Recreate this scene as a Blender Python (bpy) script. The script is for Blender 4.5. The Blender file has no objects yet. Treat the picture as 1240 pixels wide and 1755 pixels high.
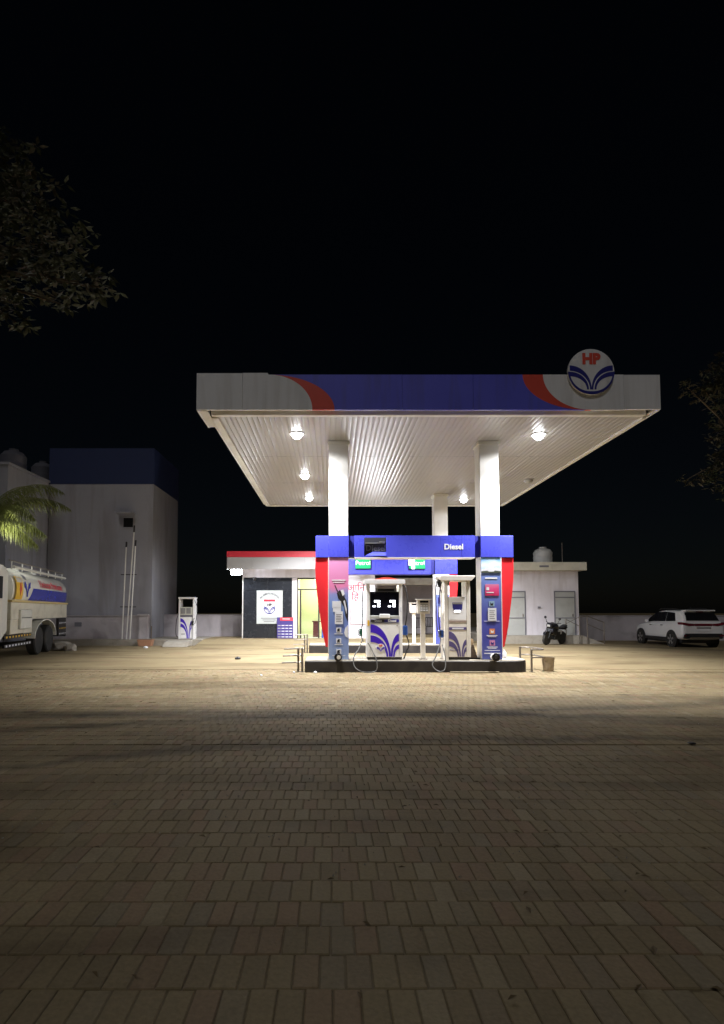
import bpy, bmesh, math, random
from mathutils import Vector, Matrix, noise
random.seed(11)
R = math.radians
SC = bpy.context.scene
COL = SC.collection

# ------------------------------------------------------------------ camera, sky, moonlight, exposure
cd = bpy.data.cameras.new('camera'); cam = bpy.data.objects.new('camera', cd); COL.objects.link(cam)
cam.location = (0, 0, 1.58); cam.rotation_euler = (R(93), 0, 0)
cd.sensor_fit = 'HORIZONTAL'; cd.sensor_width = 36; cd.lens = 36*932/1240
cd.shift_x = 53/1240; cd.shift_y = 120.7/1240
cd.clip_start = .05; cd.clip_end = 900
SC.camera = cam
MOON_EL, MOON_ROT = 46, 192          # low moonlight / town glow from behind the photographer
w = bpy.data.worlds.new('World'); SC.world = w; w.use_nodes = True
nt = w.node_tree; bg = nt.nodes['Background']
sk = nt.nodes.new('ShaderNodeTexSky'); sk.sky_type = 'NISHITA'; sk.sun_disc = False
sk.sun_elevation = R(MOON_EL); sk.sun_rotation = R(MOON_ROT)
nt.links.new(sk.outputs[0], bg.inputs[0]); bg.inputs[1].default_value = .0005
sl = bpy.data.lights.new('sun', 'SUN'); so = bpy.data.objects.new('sun', sl); COL.objects.link(so)
sl.energy = .36; sl.angle = R(14); sl.color = (1, .98, .97)
az = R(MOON_ROT)
sdir = Vector((math.sin(az)*math.cos(R(MOON_EL)), math.cos(az)*math.cos(R(MOON_EL)), math.sin(R(MOON_EL))))
so.rotation_euler = (-sdir).to_track_quat('-Z', 'Y').to_euler(); so.location = (0, -20, 30)
SC.render.engine = 'CYCLES'
SC.view_settings.view_transform = 'Standard'; SC.view_settings.look = 'None'
SC.view_settings.exposure = 0; SC.view_settings.gamma = 1; SC.view_settings.use_curve_mapping = False

# ------------------------------------------------------------------ materials
def M(name, col, rough=.5, metal=0, var=.12, scale=3, bump=0, bscale=60, dirt=0, dcol=(.12,.09,.06), coat=0, spec=.5, streak=None):
    m = bpy.data.materials.new(name); m.use_nodes = True; t = m.node_tree; n = t.nodes; L = t.links.new
    b = n['Principled BSDF']; b.inputs['Roughness'].default_value = rough; b.inputs['Metallic'].default_value = metal
    b.inputs['Specular IOR Level'].default_value = spec
    if coat: b.inputs['Coat Weight'].default_value = coat; b.inputs['Coat Roughness'].default_value = .08
    tc = n.new('ShaderNodeTexCoord'); no = n.new('ShaderNodeTexNoise'); no.inputs['Scale'].default_value = scale
    no.inputs['Detail'].default_value = 6; no.inputs['Roughness'].default_value = .65
    L(tc.outputs['Object'], no.inputs['Vector'])
    mx = n.new('ShaderNodeMix'); mx.data_type = 'RGBA'
    mx.inputs['A'].default_value = (*[c*(1-var) for c in col], 1); mx.inputs['B'].default_value = (*[min(1, c*(1+var)) for c in col], 1)
    L(no.outputs['Fac'], mx.inputs['Factor']); out = mx.outputs['Result']
    if dirt:
        n2 = n.new('ShaderNodeTexNoise'); n2.inputs['Scale'].default_value = scale*.6; n2.inputs['Detail'].default_value = 8
        n2.inputs['Distortion'].default_value = .6; mp = n.new('ShaderNodeMapping'); mp.inputs['Scale'].default_value = streak or (1,1,1); L(tc.outputs['Object'], mp.inputs['Vector']); L(mp.outputs[0], n2.inputs['Vector'])
        cr = n.new('ShaderNodeValToRGB'); cr.color_ramp.elements[0].position = .48; cr.color_ramp.elements[1].position = .75
        cr.color_ramp.elements[1].color = (dirt, dirt, dirt, 1); L(n2.outputs['Fac'], cr.inputs['Fac'])
        m2 = n.new('ShaderNodeMix'); m2.data_type = 'RGBA'; L(cr.outputs['Color'], m2.inputs['Factor'])
        L(out, m2.inputs['A']); m2.inputs['B'].default_value = (*dcol, 1); out = m2.outputs['Result']
    L(out, b.inputs['Base Color'])
    rr = n.new('ShaderNodeMapRange'); rr.inputs['To Min'].default_value = max(.03, rough-.1); rr.inputs['To Max'].default_value = min(1, rough+.12)
    L(no.outputs['Fac'], rr.inputs['Value']); L(rr.outputs['Result'], b.inputs['Roughness'])
    if bump:
        n3 = n.new('ShaderNodeTexNoise'); n3.inputs['Scale'].default_value = bscale; n3.inputs['Detail'].default_value = 5
        L(tc.outputs['Object'], n3.inputs['Vector'])
        bp = n.new('ShaderNodeBump'); bp.inputs['Strength'].default_value = bump; bp.inputs['Distance'].default_value = .01
        L(n3.outputs['Fac'], bp.inputs['Height']); L(bp.outputs['Normal'], b.inputs['Normal'])
    return m
def ME(name, col, s):
    m = bpy.data.materials.new(name); m.use_nodes = True; b = m.node_tree.nodes['Principled BSDF']
    b.inputs['Base Color'].default_value = (*col, 1); b.inputs['Emission Color'].default_value = (*col, 1); b.inputs['Emission Strength'].default_value = s
    return m
def MG(name, tint=(1,1,1), gloss=.12):
    m = bpy.data.materials.new(name); m.use_nodes = True; t = m.node_tree; n = t.nodes
    tr = n.new('ShaderNodeBsdfTransparent'); tr.inputs[0].default_value = (*tint, 1)
    gl = n.new('ShaderNodeBsdfGlossy'); gl.inputs['Roughness'].default_value = .03
    mx = n.new('ShaderNodeMixShader'); mx.inputs[0].default_value = gloss
    t.links.new(tr.outputs[0], mx.inputs[1]); t.links.new(gl.outputs[0], mx.inputs[2]); t.links.new(mx.outputs[0], n['Material Output'].inputs[0])
    return m
def MRAMP(name, stops, z0, z1, rough=.3, tilt=0.):
    """printed poster: colours that run along the sheet's own height"""
    m = bpy.data.materials.new(name); m.use_nodes = True; t = m.node_tree; n = t.nodes; L = t.links.new
    b = n['Principled BSDF']; b.inputs['Roughness'].default_value = rough
    tc = n.new('ShaderNodeTexCoord'); sp = n.new('ShaderNodeSeparateXYZ'); L(tc.outputs['Object'], sp.inputs[0])
    no = n.new('ShaderNodeTexNoise'); no.inputs['Scale'].default_value = 2.2; L(tc.outputs['Object'], no.inputs['Vector'])
    a = n.new('ShaderNodeMath'); a.operation = 'MULTIPLY_ADD'; a.inputs[1].default_value = .5; L(no.outputs['Fac'], a.inputs[0]); L(sp.outputs['Z'], a.inputs[2])
    a2 = n.new('ShaderNodeMath'); a2.operation = 'MULTIPLY_ADD'; a2.inputs[1].default_value = tilt; L(sp.outputs['X'], a2.inputs[0]); L(a.outputs[0], a2.inputs[2])
    mr = n.new('ShaderNodeMapRange'); mr.inputs['From Min'].default_value = z0+.25; mr.inputs['From Max'].default_value = z1+.25; L(a2.outputs[0], mr.inputs['Value'])
    cr = n.new('ShaderNodeValToRGB'); el = cr.color_ramp.elements
    while len(el) < len(stops): el.new(.5)
    for e, (p, c) in zip(el, stops): e.position = p; e.color = (*c, 1)
    L(mr.outputs[0], cr.inputs[0]); L(cr.outputs[0], b.inputs['Base Color'])
    return m

def paver_material(name, brick):
    m = bpy.data.materials.new(name); m.use_nodes = True; t = m.node_tree; n = t.nodes; L = t.links.new
    b = n['Principled BSDF']; b.inputs['Roughness'].default_value = .82; b.inputs['Specular IOR Level'].default_value = .25
    tc = n.new('ShaderNodeNewGeometry'); oi = n.new('ShaderNodeObjectInfo')
    pos = tc.outputs['Position']
    if brick == 0:
        ad = n.new('ShaderNodeMath'); ad.operation = 'ADD'; L(tc.outputs['Random Per Island'], ad.inputs[0]); L(oi.outputs['Random'], ad.inputs[1])
        fr = n.new('ShaderNodeMath'); fr.operation = 'FRACT'; L(ad.outputs[0], fr.inputs[0]); fac = fr.outputs[0]
    else:
        nn = n.new('ShaderNodeTexNoise'); nn.inputs['Scale'].default_value = 1.3; nn.inputs['Detail'].default_value = 7; L(pos, nn.inputs['Vector']); fac = nn.outputs['Fac']
    cr = n.new('ShaderNodeValToRGB'); el = cr.color_ramp.elements
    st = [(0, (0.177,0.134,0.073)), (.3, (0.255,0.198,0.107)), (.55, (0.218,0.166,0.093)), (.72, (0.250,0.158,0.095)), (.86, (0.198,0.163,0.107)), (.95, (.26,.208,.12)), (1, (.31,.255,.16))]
    while len(el) < len(st): el.new(.5)
    for e, (p, c) in zip(el, st): e.position = p; e.color = (*c, 1)
    L(fac, cr.inputs[0])
    # drifted dust over everything
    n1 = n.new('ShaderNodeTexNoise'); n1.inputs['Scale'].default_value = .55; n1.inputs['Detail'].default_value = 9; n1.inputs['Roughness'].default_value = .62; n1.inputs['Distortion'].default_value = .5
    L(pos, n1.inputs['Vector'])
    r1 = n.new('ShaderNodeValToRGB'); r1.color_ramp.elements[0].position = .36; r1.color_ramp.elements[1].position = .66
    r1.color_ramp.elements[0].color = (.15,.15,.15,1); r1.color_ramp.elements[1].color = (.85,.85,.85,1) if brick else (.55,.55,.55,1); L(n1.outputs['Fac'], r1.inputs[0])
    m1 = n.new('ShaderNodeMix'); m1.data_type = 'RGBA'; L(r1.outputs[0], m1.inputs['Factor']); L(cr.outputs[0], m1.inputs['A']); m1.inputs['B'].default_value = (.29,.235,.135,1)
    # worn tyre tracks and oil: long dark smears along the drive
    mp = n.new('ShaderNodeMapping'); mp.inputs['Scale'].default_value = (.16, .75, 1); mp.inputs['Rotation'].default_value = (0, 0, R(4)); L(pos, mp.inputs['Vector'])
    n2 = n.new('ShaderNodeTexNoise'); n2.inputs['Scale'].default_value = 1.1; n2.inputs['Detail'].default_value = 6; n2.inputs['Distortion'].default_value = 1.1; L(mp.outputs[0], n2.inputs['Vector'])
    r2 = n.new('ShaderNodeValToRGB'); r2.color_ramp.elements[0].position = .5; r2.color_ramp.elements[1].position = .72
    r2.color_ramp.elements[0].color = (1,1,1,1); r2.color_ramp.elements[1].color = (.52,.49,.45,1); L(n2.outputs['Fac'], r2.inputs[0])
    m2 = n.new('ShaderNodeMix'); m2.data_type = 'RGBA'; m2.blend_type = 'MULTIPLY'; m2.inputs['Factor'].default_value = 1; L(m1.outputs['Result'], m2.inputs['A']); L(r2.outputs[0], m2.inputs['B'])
    # tyre tracks that swing in from the road, and oil drips
    prev = m2.outputs['Result']
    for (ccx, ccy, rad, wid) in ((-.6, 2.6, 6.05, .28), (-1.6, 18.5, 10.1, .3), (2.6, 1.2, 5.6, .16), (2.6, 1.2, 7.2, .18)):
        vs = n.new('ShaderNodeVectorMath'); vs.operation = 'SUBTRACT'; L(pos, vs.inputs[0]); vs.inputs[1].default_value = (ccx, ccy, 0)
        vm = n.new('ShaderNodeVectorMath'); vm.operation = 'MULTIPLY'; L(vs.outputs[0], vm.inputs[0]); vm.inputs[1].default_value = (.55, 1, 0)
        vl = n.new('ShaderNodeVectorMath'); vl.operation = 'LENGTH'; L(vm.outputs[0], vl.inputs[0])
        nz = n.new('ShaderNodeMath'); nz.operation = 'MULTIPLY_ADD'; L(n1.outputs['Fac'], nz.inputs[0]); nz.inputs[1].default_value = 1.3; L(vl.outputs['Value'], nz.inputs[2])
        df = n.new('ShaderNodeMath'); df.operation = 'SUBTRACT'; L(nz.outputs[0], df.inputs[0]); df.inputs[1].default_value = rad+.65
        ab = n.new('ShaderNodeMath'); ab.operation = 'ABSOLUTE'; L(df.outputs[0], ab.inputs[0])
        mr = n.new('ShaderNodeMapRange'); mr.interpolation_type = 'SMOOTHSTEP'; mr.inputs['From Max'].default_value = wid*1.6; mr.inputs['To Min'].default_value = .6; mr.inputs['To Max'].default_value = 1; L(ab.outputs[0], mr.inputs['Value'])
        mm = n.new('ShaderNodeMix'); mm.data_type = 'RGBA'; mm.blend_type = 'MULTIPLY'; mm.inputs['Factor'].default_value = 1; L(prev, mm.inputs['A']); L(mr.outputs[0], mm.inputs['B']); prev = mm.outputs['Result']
    vo = n.new('ShaderNodeTexVoronoi'); vo.inputs['Scale'].default_value = .9; L(pos, vo.inputs['Vector'])
    ov = n.new('ShaderNodeMapRange'); ov.interpolation_type = 'SMOOTHSTEP'; ov.inputs['From Min'].default_value = .05; ov.inputs['From Max'].default_value = .16; ov.inputs['To Min'].default_value = .5; ov.inputs['To Max'].default_value = 1; L(vo.outputs['Distance'], ov.inputs['Value'])
    mo = n.new('ShaderNodeMix'); mo.data_type = 'RGBA'; mo.blend_type = 'MULTIPLY'; mo.inputs['Factor'].default_value = .8; L(prev, mo.inputs['A']); L(ov.outputs[0], mo.inputs['B']); prev = mo.outputs['Result']
    # fine grit
    n3 = n.new('ShaderNodeTexNoise'); n3.inputs['Scale'].default_value = 45; n3.inputs['Detail'].default_value = 6; L(pos, n3.inputs['Vector'])
    r3 = n.new('ShaderNodeMapRange'); r3.inputs['To Min'].default_value = .72; r3.inputs['To Max'].default_value = 1.28; L(n3.outputs['Fac'], r3.inputs['Value'])
    m3 = n.new('ShaderNodeMix'); m3.data_type = 'RGBA'; m3.blend_type = 'MULTIPLY'; m3.inputs['Factor'].default_value = 1; L(prev, m3.inputs['A']); L(r3.outputs[0], m3.inputs['B'])
    out = m3.outputs['Result']; hgt = n3.outputs['Fac']
    if brick == 2:
        bt = n.new('ShaderNodeTexBrick'); bt.inputs['Scale'].default_value = 1; bt.inputs['Brick Width'].default_value = .115; bt.inputs['Row Height'].default_value = .23; bt.inputs['Mortar Size'].default_value = .004
        bt.inputs['Color1'].default_value = (1,1,1,1); bt.inputs['Color2'].default_value = (.85,.82,.8,1); bt.inputs['Mortar'].default_value = (.5,.46,.42,1); L(pos, bt.inputs['Vector'])
        m4 = n.new('ShaderNodeMix'); m4.data_type = 'RGBA'; m4.blend_type = 'MULTIPLY'; m4.inputs['Factor'].default_value = .8; L(out, m4.inputs['A']); L(bt.outputs['Color'], m4.inputs['B']); out = m4.outputs['Result']
    L(out, b.inputs['Base Color'])
    bp = n.new('ShaderNodeBump'); bp.inputs['Strength'].default_value = .5; bp.inputs['Distance'].default_value = .006; L(hgt, bp.inputs['Height']); L(bp.outputs['Normal'], b.inputs['Normal'])
    return m

WHITE = M('white_paint', (.78,.77,.74), .35, var=.06, dirt=.25, dcol=(.4,.34,.25))
WALLW = M('lime_washed_wall', (.63,.6,.65), .85, var=.1, bump=.25, bscale=25, dirt=.45, dcol=(.36,.32,.32), streak=(2,2,.35))
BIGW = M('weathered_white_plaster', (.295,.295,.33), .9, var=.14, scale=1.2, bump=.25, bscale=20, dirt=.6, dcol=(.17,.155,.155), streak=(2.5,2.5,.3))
DADO = M('compound_wall_plaster', (.46,.43,.46), .9, var=.2, scale=1.5, bump=.3, dirt=.7, dcol=(.13,.11,.11))
BLUEW = M('blue_parapet_paint', (.008,.018,.075), .7, var=.15)
CLAD = M('dark_aluminium_cladding', (.02,.023,.03), .25, var=.1, spec=.6)
BLUE = M('blue_sign_panel', (.075,.085,.62), .28, var=.06, coat=.3)
DBLUE = M('deep_blue_panel', (.03,.032,.24), .35, var=.1)
FBLUE = M('canopy_blue_sheet', (.12,.13,.72), .4, var=.1, scale=1.2, dirt=.45, dcol=(.1,.1,.28), streak=(6,6,.5))
FRED = M('canopy_red_sheet', (.72,.09,.06), .4, var=.1)
FWHITE = M('canopy_white_sheet', (.8,.81,.84), .45, var=.08, scale=1.2, dirt=.5, dcol=(.5,.48,.46), streak=(6,6,.5))
RED = M('red_fin_panel', (.78,.03,.04), .32, var=.05, coat=.2)
SOFF = M('soffit_strip_enamel', (.39,.372,.345), .36, var=.08, scale=1.1, dirt=.3, dcol=(.45,.4,.33), spec=.6)
TRIM = M('cream_steel_trim', (.76,.74,.67), .45, var=.08, dirt=.3, dcol=(.4,.34,.25))
PUMPW = M('pump_white_enamel', (.86,.855,.86), .28, var=.03, coat=.2)
PUMPD = M('grimy_pump_enamel', (.78,.74,.68), .4, var=.08, dirt=.4, dcol=(.5,.42,.32))
PBLUE = M('pump_blue_print', (.06,.02,.5), .3, var=.04)
PBLUED = M('faded_blue_print', (.1,.08,.22), .45, var=.15)
BLACK = M('black_paint', (.014,.012,.014), .5, var=.3, dirt=.35, dcol=(.1,.085,.07))
GLASSB = M('black_display_glass', (.008,.008,.016), .08, var=.05)
RUBBER = M('black_rubber', (.018,.018,.02), .6, var=.2)
GREYHOSE = M('grey_hose', (.1,.1,.1), .5, var=.15)
STEEL = M('galvanised_pipe', (.25,.225,.2), .42, .6, var=.25, dirt=.5, dcol=(.14,.1,.07))
CONC = M('rough_concrete', (.36,.33,.28), .9, var=.2, scale=5, bump=.5, bscale=30, dirt=.5, dcol=(.17,.14,.11))
KTOP = M('dusty_island_top', (.42,.38,.31), .85, var=.2, bump=.3, dirt=.3, dcol=(.2,.17,.13))
DARKIN = M('dark_interior', (.02,.02,.03), .7)
GREYP = M('grey_plastic', (.4,.4,.38), .5, var=.1)
PAPER = M('paper_notice', (.72,.73,.78), .7, var=.06)
PRINTW = M('white_print', (.8,.8,.82), .5, var=.03)
PRINTR = M('red_print', (.6,.03,.06), .5, var=.05)
PRINTN = M('navy_print', (.03,.03,.22), .45, var=.05)
PRINTG = M('grey_print', (.16,.16,.19), .6, var=.1)
DOORG = M('grey_steel_door', (.42,.43,.42), .5, var=.08, dirt=.2)
GREENI = M('pale_green_wall', (.68,.69,.46), .8, var=.04)
BRONZE = M('bronze_door_frame', (.05,.045,.04), .4, .3)
WOOD = M('maroon_wood', (.13,.02,.025), .45, var=.2)
CBLUE = M('blue_plastic', (.03,.1,.4), .35)
TERRA = M('terracotta', (.38,.2,.12), .8, var=.2, bump=.2)
TIN = M('crumpled_tin', (.4,.33,.25), .4, .5, var=.35, scale=12, bump=.6, bscale=14, dirt=.7, dcol=(.12,.07,.04))
TYRE = M('tyre_rubber', (.02,.02,.02), .75, var=.3, dirt=.4, dcol=(.1,.085,.065))
RIM = M('alloy_rim', (.5,.5,.5), .3, .8, var=.1)
CARW = M('white_car_paint', (.74,.74,.76), .2, var=.02, coat=.7)
CGLASS = M('tinted_glass', (.012,.012,.014), .06, var=.02)
CHROME = M('chrome', (.75,.75,.75), .12, 1, var=.05)
TAILR = M('red_lamp_lens', (.13,.006,.018), .15, coat=.5)
BODYB = M('black_bumper_plastic', (.02,.02,.022), .5)
TCREAM = M('tanker_cream_paint', (.66,.63,.52), .35, var=.1, dirt=.45, dcol=(.25,.2,.13), coat=.2)
TWHITE = M('tanker_white_paint', (.74,.74,.68), .22, var=.06, coat=.4, dirt=.15, dcol=(.4,.36,.3))
TBLUE = M('tanker_blue_decal', (.03,.04,.42), .18, coat=.4)
YELL = M('hazard_yellow', (.75,.47,.04), .4)
WTANK = M('water_tank_plastic', (.5,.5,.48), .5, var=.1)
DTANK = M('dark_tank_plastic', (.1,.1,.12), .5, var=.1)
LEAF = M('tree_leaf', (.026,.037,.014), .6, var=.5, scale=2.5)
LEAFR = M('brownish_leaf', (.034,.03,.015), .6, var=.5, scale=2.5)
PALML = M('palm_leaf', (.12,.135,.03), .5, var=.4, scale=3)
BARK = M('bark', (.12,.09,.06), .9, var=.3, bump=.6)
BIKE = M('black_motorcycle_paint', (.012,.012,.016), .22, coat=.5)
ENG = M('engine_grey_metal', (.035,.035,.035), .45, .5, var=.2)
MATT = M('matt_white_plate', (.5,.48,.45), .8, var=.05, spec=.1)
LAMP = ME('lamp_lens_light', (.95,.97,1), 30)
FLOODL = ME('floodlight_lens_light', (.86,.92,1), 90)
LED = ME('led_white', (.9,.93,1), 6)
LEDT = ME('led_lettering', (.8,1,.85), 1.0)
LEDG = ME('led_green_panel', (.0,.36,.12), .45)
TUBE = ME('tube_light', (1,1,.9), 10)
PINKR = MRAMP('pillar_poster_pink_print', [(0,(.3,.4,.62)), (.3,(.16,.22,.55)), (.55,(.2,.32,.66)), (.64,(.3,.33,.68)), (.7,(.78,.24,.46)), (1,(.74,.32,.6))], .02, 2.69, tilt=.0)
BLUER = MRAMP('pillar_poster_blue_print', [(0,(.09,.11,.36)), (.2,(.07,.08,.38)), (.5,(.09,.1,.42)), (.7,(.15,.2,.54)), (1,(.18,.26,.6))], .02, 2.3)
SKYP = MRAMP('poster_sky_print', [(0,(.85,.87,.9)), (.35,(.55,.7,.9)), (.6,(.8,.87,.95)), (1,(.25,.5,.85))], 2.32, 2.69)
CARDR = MRAMP('card_print', [(0,(.5,.02,.06)), (.5,(.75,.08,.25)), (1,(.65,.25,.4))], 1.65, 2.0)
DGLASS = MG('door_glass', (.93,.97,.95), .06)

# ------------------------------------------------------------------ mesh building
OFF = {}
class G:
    def __init__(s): s.v = []; s.f = []
    def add(s, vs, fs):
        o = len(s.v); s.v += [tuple(v) for v in vs]; s.f += [tuple(i+o for i in f) for f in fs]; return s
    def box(s, x0, x1, y0, y1, z0, z1):
        if x0 > x1: x0, x1 = x1, x0
        if y0 > y1: y0, y1 = y1, y0
        if z0 > z1: z0, z1 = z1, z0
        return s.add([(x0,y0,z0),(x1,y0,z0),(x1,y1,z0),(x0,y1,z0),(x0,y0,z1),(x1,y0,z1),(x1,y1,z1),(x0,y1,z1)],
                     [(0,3,2,1),(4,5,6,7),(0,1,5,4),(1,2,6,5),(2,3,7,6),(3,0,4,7)])
    def _pr(s, pts, fn, a, b):
        n = len(pts); ar = sum(pts[i][0]*pts[(i+1)%n][1]-pts[(i+1)%n][0]*pts[i][1] for i in range(n))
        if ar < 0: pts = pts[::-1]
        return s.add([fn(p, a) for p in pts]+[fn(p, b) for p in pts],
                     [tuple(range(n)), tuple(range(2*n-1, n-1, -1))]+[(i, n+i, n+(i+1)%n, (i+1)%n) for i in range(n)])
    def xz(s, pts, y0, y1): return s._pr(list(pts), lambda p, t: (p[0], t, p[1]), min(y0,y1), max(y0,y1))
    def xy(s, pts, z0, z1): return s._pr(list(pts), lambda p, t: (p[0], p[1], t), max(z0,z1), min(z0,z1))
    def yz(s, pts, x0, x1): return s._pr(list(pts), lambda p, t: (t, p[0], p[1]), max(x0,x1), min(x0,x1))
    def band(s, A, B, y0, y1):
        """strip between two equal-length curves A and B in the XZ plane, with thickness"""
        n = len(A)
        for i in range(n-1): s.xz([A[i], A[i+1], B[i+1], B[i]], y0, y1)
        return s
    def tube(s, pts, r, n=8, r2=None):
        pts = [Vector(p) for p in pts]; k = len(pts); base = len(s.v); up = None
        for i, p in enumerate(pts):
            d = (pts[min(i+1,k-1)]-pts[max(i-1,0)]).normalized()
            if up is None: up = d.orthogonal().normalized()
            up = (up-d*up.dot(d)); up = up.normalized() if up.length > 1e-6 else d.orthogonal().normalized()
            q = d.cross(up); rr = r if r2 is None else r+(r2-r)*i/(k-1)
            for j in range(n):
                a = 2*math.pi*j/n; s.v.append(tuple(p+(up*math.cos(a)+q*math.sin(a))*rr))
        for i in range(k-1):
            for j in range(n):
                a = base+i*n+j; b = base+i*n+(j+1)%n; s.f.append((a, b, b+n, a+n))
        s.f.append(tuple(base+j for j in reversed(range(n)))); s.f.append(tuple(base+(k-1)*n+j for j in range(n)))
        return s
    def lathe(s, prof, c, axis='z', n=20, mtx=None):
        """prof: list of (radius, height) closed at its ends"""
        base = len(s.v); k = len(prof)
        for r, hgt in prof:
            for j in range(n):
                a = 2*math.pi*j/n; x, y = r*math.cos(a), r*math.sin(a)
                p = {'z': (x, y, hgt), 'x': (hgt, x, y), 'y': (y, hgt, x)}[axis]
                s.v.append((c[0]+p[0], c[1]+p[1], c[2]+p[2]))
        for i in range(k-1):
            for j in range(n):
                a = base+i*n+j; b = base+i*n+(j+1)%n; s.f.append((a, b, b+n, a+n))
        s.f.append(tuple(base+j for j in reversed(range(n)))); s.f.append(tuple(base+(k-1)*n+j for j in range(n)))
        return s
    def disc(s, cx, cz, r, y0, y1, n=40, rz=None):
        return s.xz([(cx+r*math.cos(2*math.pi*i/n), cz+(rz or r)*math.sin(2*math.pi*i/n)) for i in range(n)], y0, y1)
    def text(s, string, fn, size, bold=0., thick=.004, align='CENTER'):
        vs, fs = text_mesh(string, size, bold, thick, align)
        return s.add([fn(*v) for v in vs], fs)
    def build(s, name, mat, parent=None, smooth=False, bevel=0, seg=1, base=None):
        if parent is not None: off = OFF.get(parent.name, Vector((0,0,0)))
        elif base is not None: off = Vector(base)
        else:
            xs, ys, zs = zip(*s.v); off = Vector(((min(xs)+max(xs))/2, (min(ys)+max(ys))/2, min(zs)))
        me = bpy.data.meshes.new(name); me.from_pydata([tuple(Vector(v)-off) for v in s.v], [], s.f)
        if bevel:
            bm = bmesh.new(); bm.from_mesh(me); bm.normal_update()
            ed = [e for e in bm.edges if len(e.link_faces) == 2 and e.calc_face_angle(0) > R(35)]
            bmesh.ops.bevel(bm, geom=ed, offset=bevel, segments=seg, affect='EDGES', clamp_overlap=True); bm.to_mesh(me); bm.free()
        if smooth:
            me.polygons.foreach_set('use_smooth', [True]*len(me.polygons)); me.set_sharp_from_angle(angle=R(40))
        me.materials.append(mat); o = bpy.data.objects.new(name, me); COL.objects.link(o)
        if parent is not None: o.parent = parent
        else: o.location = off
        OFF[o.name] = off
        return o
_T = {}
def text_mesh(string, size, bold, thick, align):
    k = (string, size, bold, thick, align)
    if k not in _T:
        c = bpy.data.curves.new('lettering', 'FONT'); c.body = string; c.size = size; c.offset = bold; c.extrude = thick/2; c.align_x = align; c.resolution_u = 3
        o = bpy.data.objects.new('lettering', c); COL.objects.link(o)
        dg = bpy.context.evaluated_depsgraph_get(); me = bpy.data.meshes.new_from_object(o.evaluated_get(dg))
        _T[k] = ([tuple(v.co) for v in me.vertices], [tuple(p.vertices) for p in me.polygons])
        bpy.data.objects.remove(o); bpy.data.curves.remove(c); bpy.data.meshes.remove(me)
    return _T[k]
def front(x, z, y): return lambda a, b, c: (x+a, y-c, z+b)        # lettering on a face that looks towards -Y
def tag(o, label, cat, group=None):
    o['label'] = label; o['category'] = cat
    if group: o['group'] = group
    return o
def struct(o): o['kind'] = 'structure'; return o
def stuff(o): o['kind'] = 'stuff'; return o
def thing(name, label, cat, loc, group=None, rz=None):
    o = bpy.data.objects.new(name, None); COL.objects.link(o); o.location = loc; o.empty_display_size = .2
    tag(o, label, cat, group)
    if rz is not None: o.rotation_euler[2] = rz; OFF[o.name] = Vector((0,0,0))
    else: OFF[o.name] = Vector(loc)
    return o
def share(mesh, name, loc, parent, rot=(0,0,0)):
    o = bpy.data.objects.new(name, mesh); COL.objects.link(o); o.parent = parent; o.location = loc; o.rotation_euler = rot; return o
def B(*a): return G().box(*a)

# ------------------------------------------------------------------ the ground
g = G().add([(-250,-120,-.04),(250,-120,-.04),(250,400,-.04),(-250,400,-.04)], [(0,1,2,3)])
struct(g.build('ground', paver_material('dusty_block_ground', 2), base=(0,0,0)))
Y_SEAM = 14.87
PW, PD, PH = .115, .23, .05
g = B(-45, 60, Y_SEAM, 70, -.06, 0)
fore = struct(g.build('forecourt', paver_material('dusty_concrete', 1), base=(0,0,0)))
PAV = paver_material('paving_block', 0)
paving = struct(B(-13, 15, 1.3, Y_SEAM-.01, -.058, -.0125).build('paving', M('joint_sand', (.2,.16,.098), .95, var=.3, scale=20), base=(0,0,0)))
def paver_verts(cx, cy, z, rx, ry, rz):
    hw, hd, c = PW/2-.0022, PD/2-.0022, .005
    out = []
    ca, sa = math.cos(rz), math.sin(rz)
    for (a, b, dz, i) in ((-1,-1,-.03,0),(1,-1,-.03,0),(1,1,-.03,0),(-1,1,-.03,0),(-1,-1,-c,0),(1,-1,-c,0),(1,1,-c,0),(-1,1,-c,0),(-1,-1,0,1),(1,-1,0,1),(1,1,0,1),(-1,1,0,1)):
        x = a*(hw-c*i); y = b*(hd-c*i)
        out.append((cx+x*ca-y*sa, cy+x*sa+y*ca, z+dz+x*rx+y*ry))
    return out
PF = [(8,9,10,11)]+[(q+i, q+(i+1)%4, q+4+(i+1)%4, q+4+i) for q in (0,4) for i in range(4)]
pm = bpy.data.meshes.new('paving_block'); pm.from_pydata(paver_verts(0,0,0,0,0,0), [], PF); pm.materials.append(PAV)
gs = G(); y = 1.45; r = 0; single = 0
while y+PD < Y_SEAM:
    yc = y+PD/2
    if 6.5 < y < 6.75 and not globals().get('gapdone'): y += .05; gapdone = True; continue      # sunken joint across the drive
    x0 = -.61*yc-1.3; x1 = .725*yc+1.3; off = (r % 2)*PW/2+random.uniform(-.008,.008)
    i = math.floor(x0/PW)
    while i*PW < x1:
        xc = i*PW+off; i += 1
        sink = noise.noise(Vector((xc*.35, yc*.35, 3)))*.004+random.uniform(-.002,.002)
        if random.random() < .012: sink -= .007
        a = (random.uniform(-.016,.016), random.uniform(-.012,.012), random.uniform(-.012,.012))
        vis = -.605*yc < xc < .72*yc
        if vis and 5.2 < yc and single < 300:
            o = share(pm, 'paving_block', (xc, yc, -.003+sink), paving, (a[1], -a[0], a[2])); single += 1
        else: gs.add(paver_verts(xc, yc, -.003+sink, *a), PF)
    y += PD; r += 1
stuff(gs.build('paving_blocks', PAV, paving))

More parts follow.
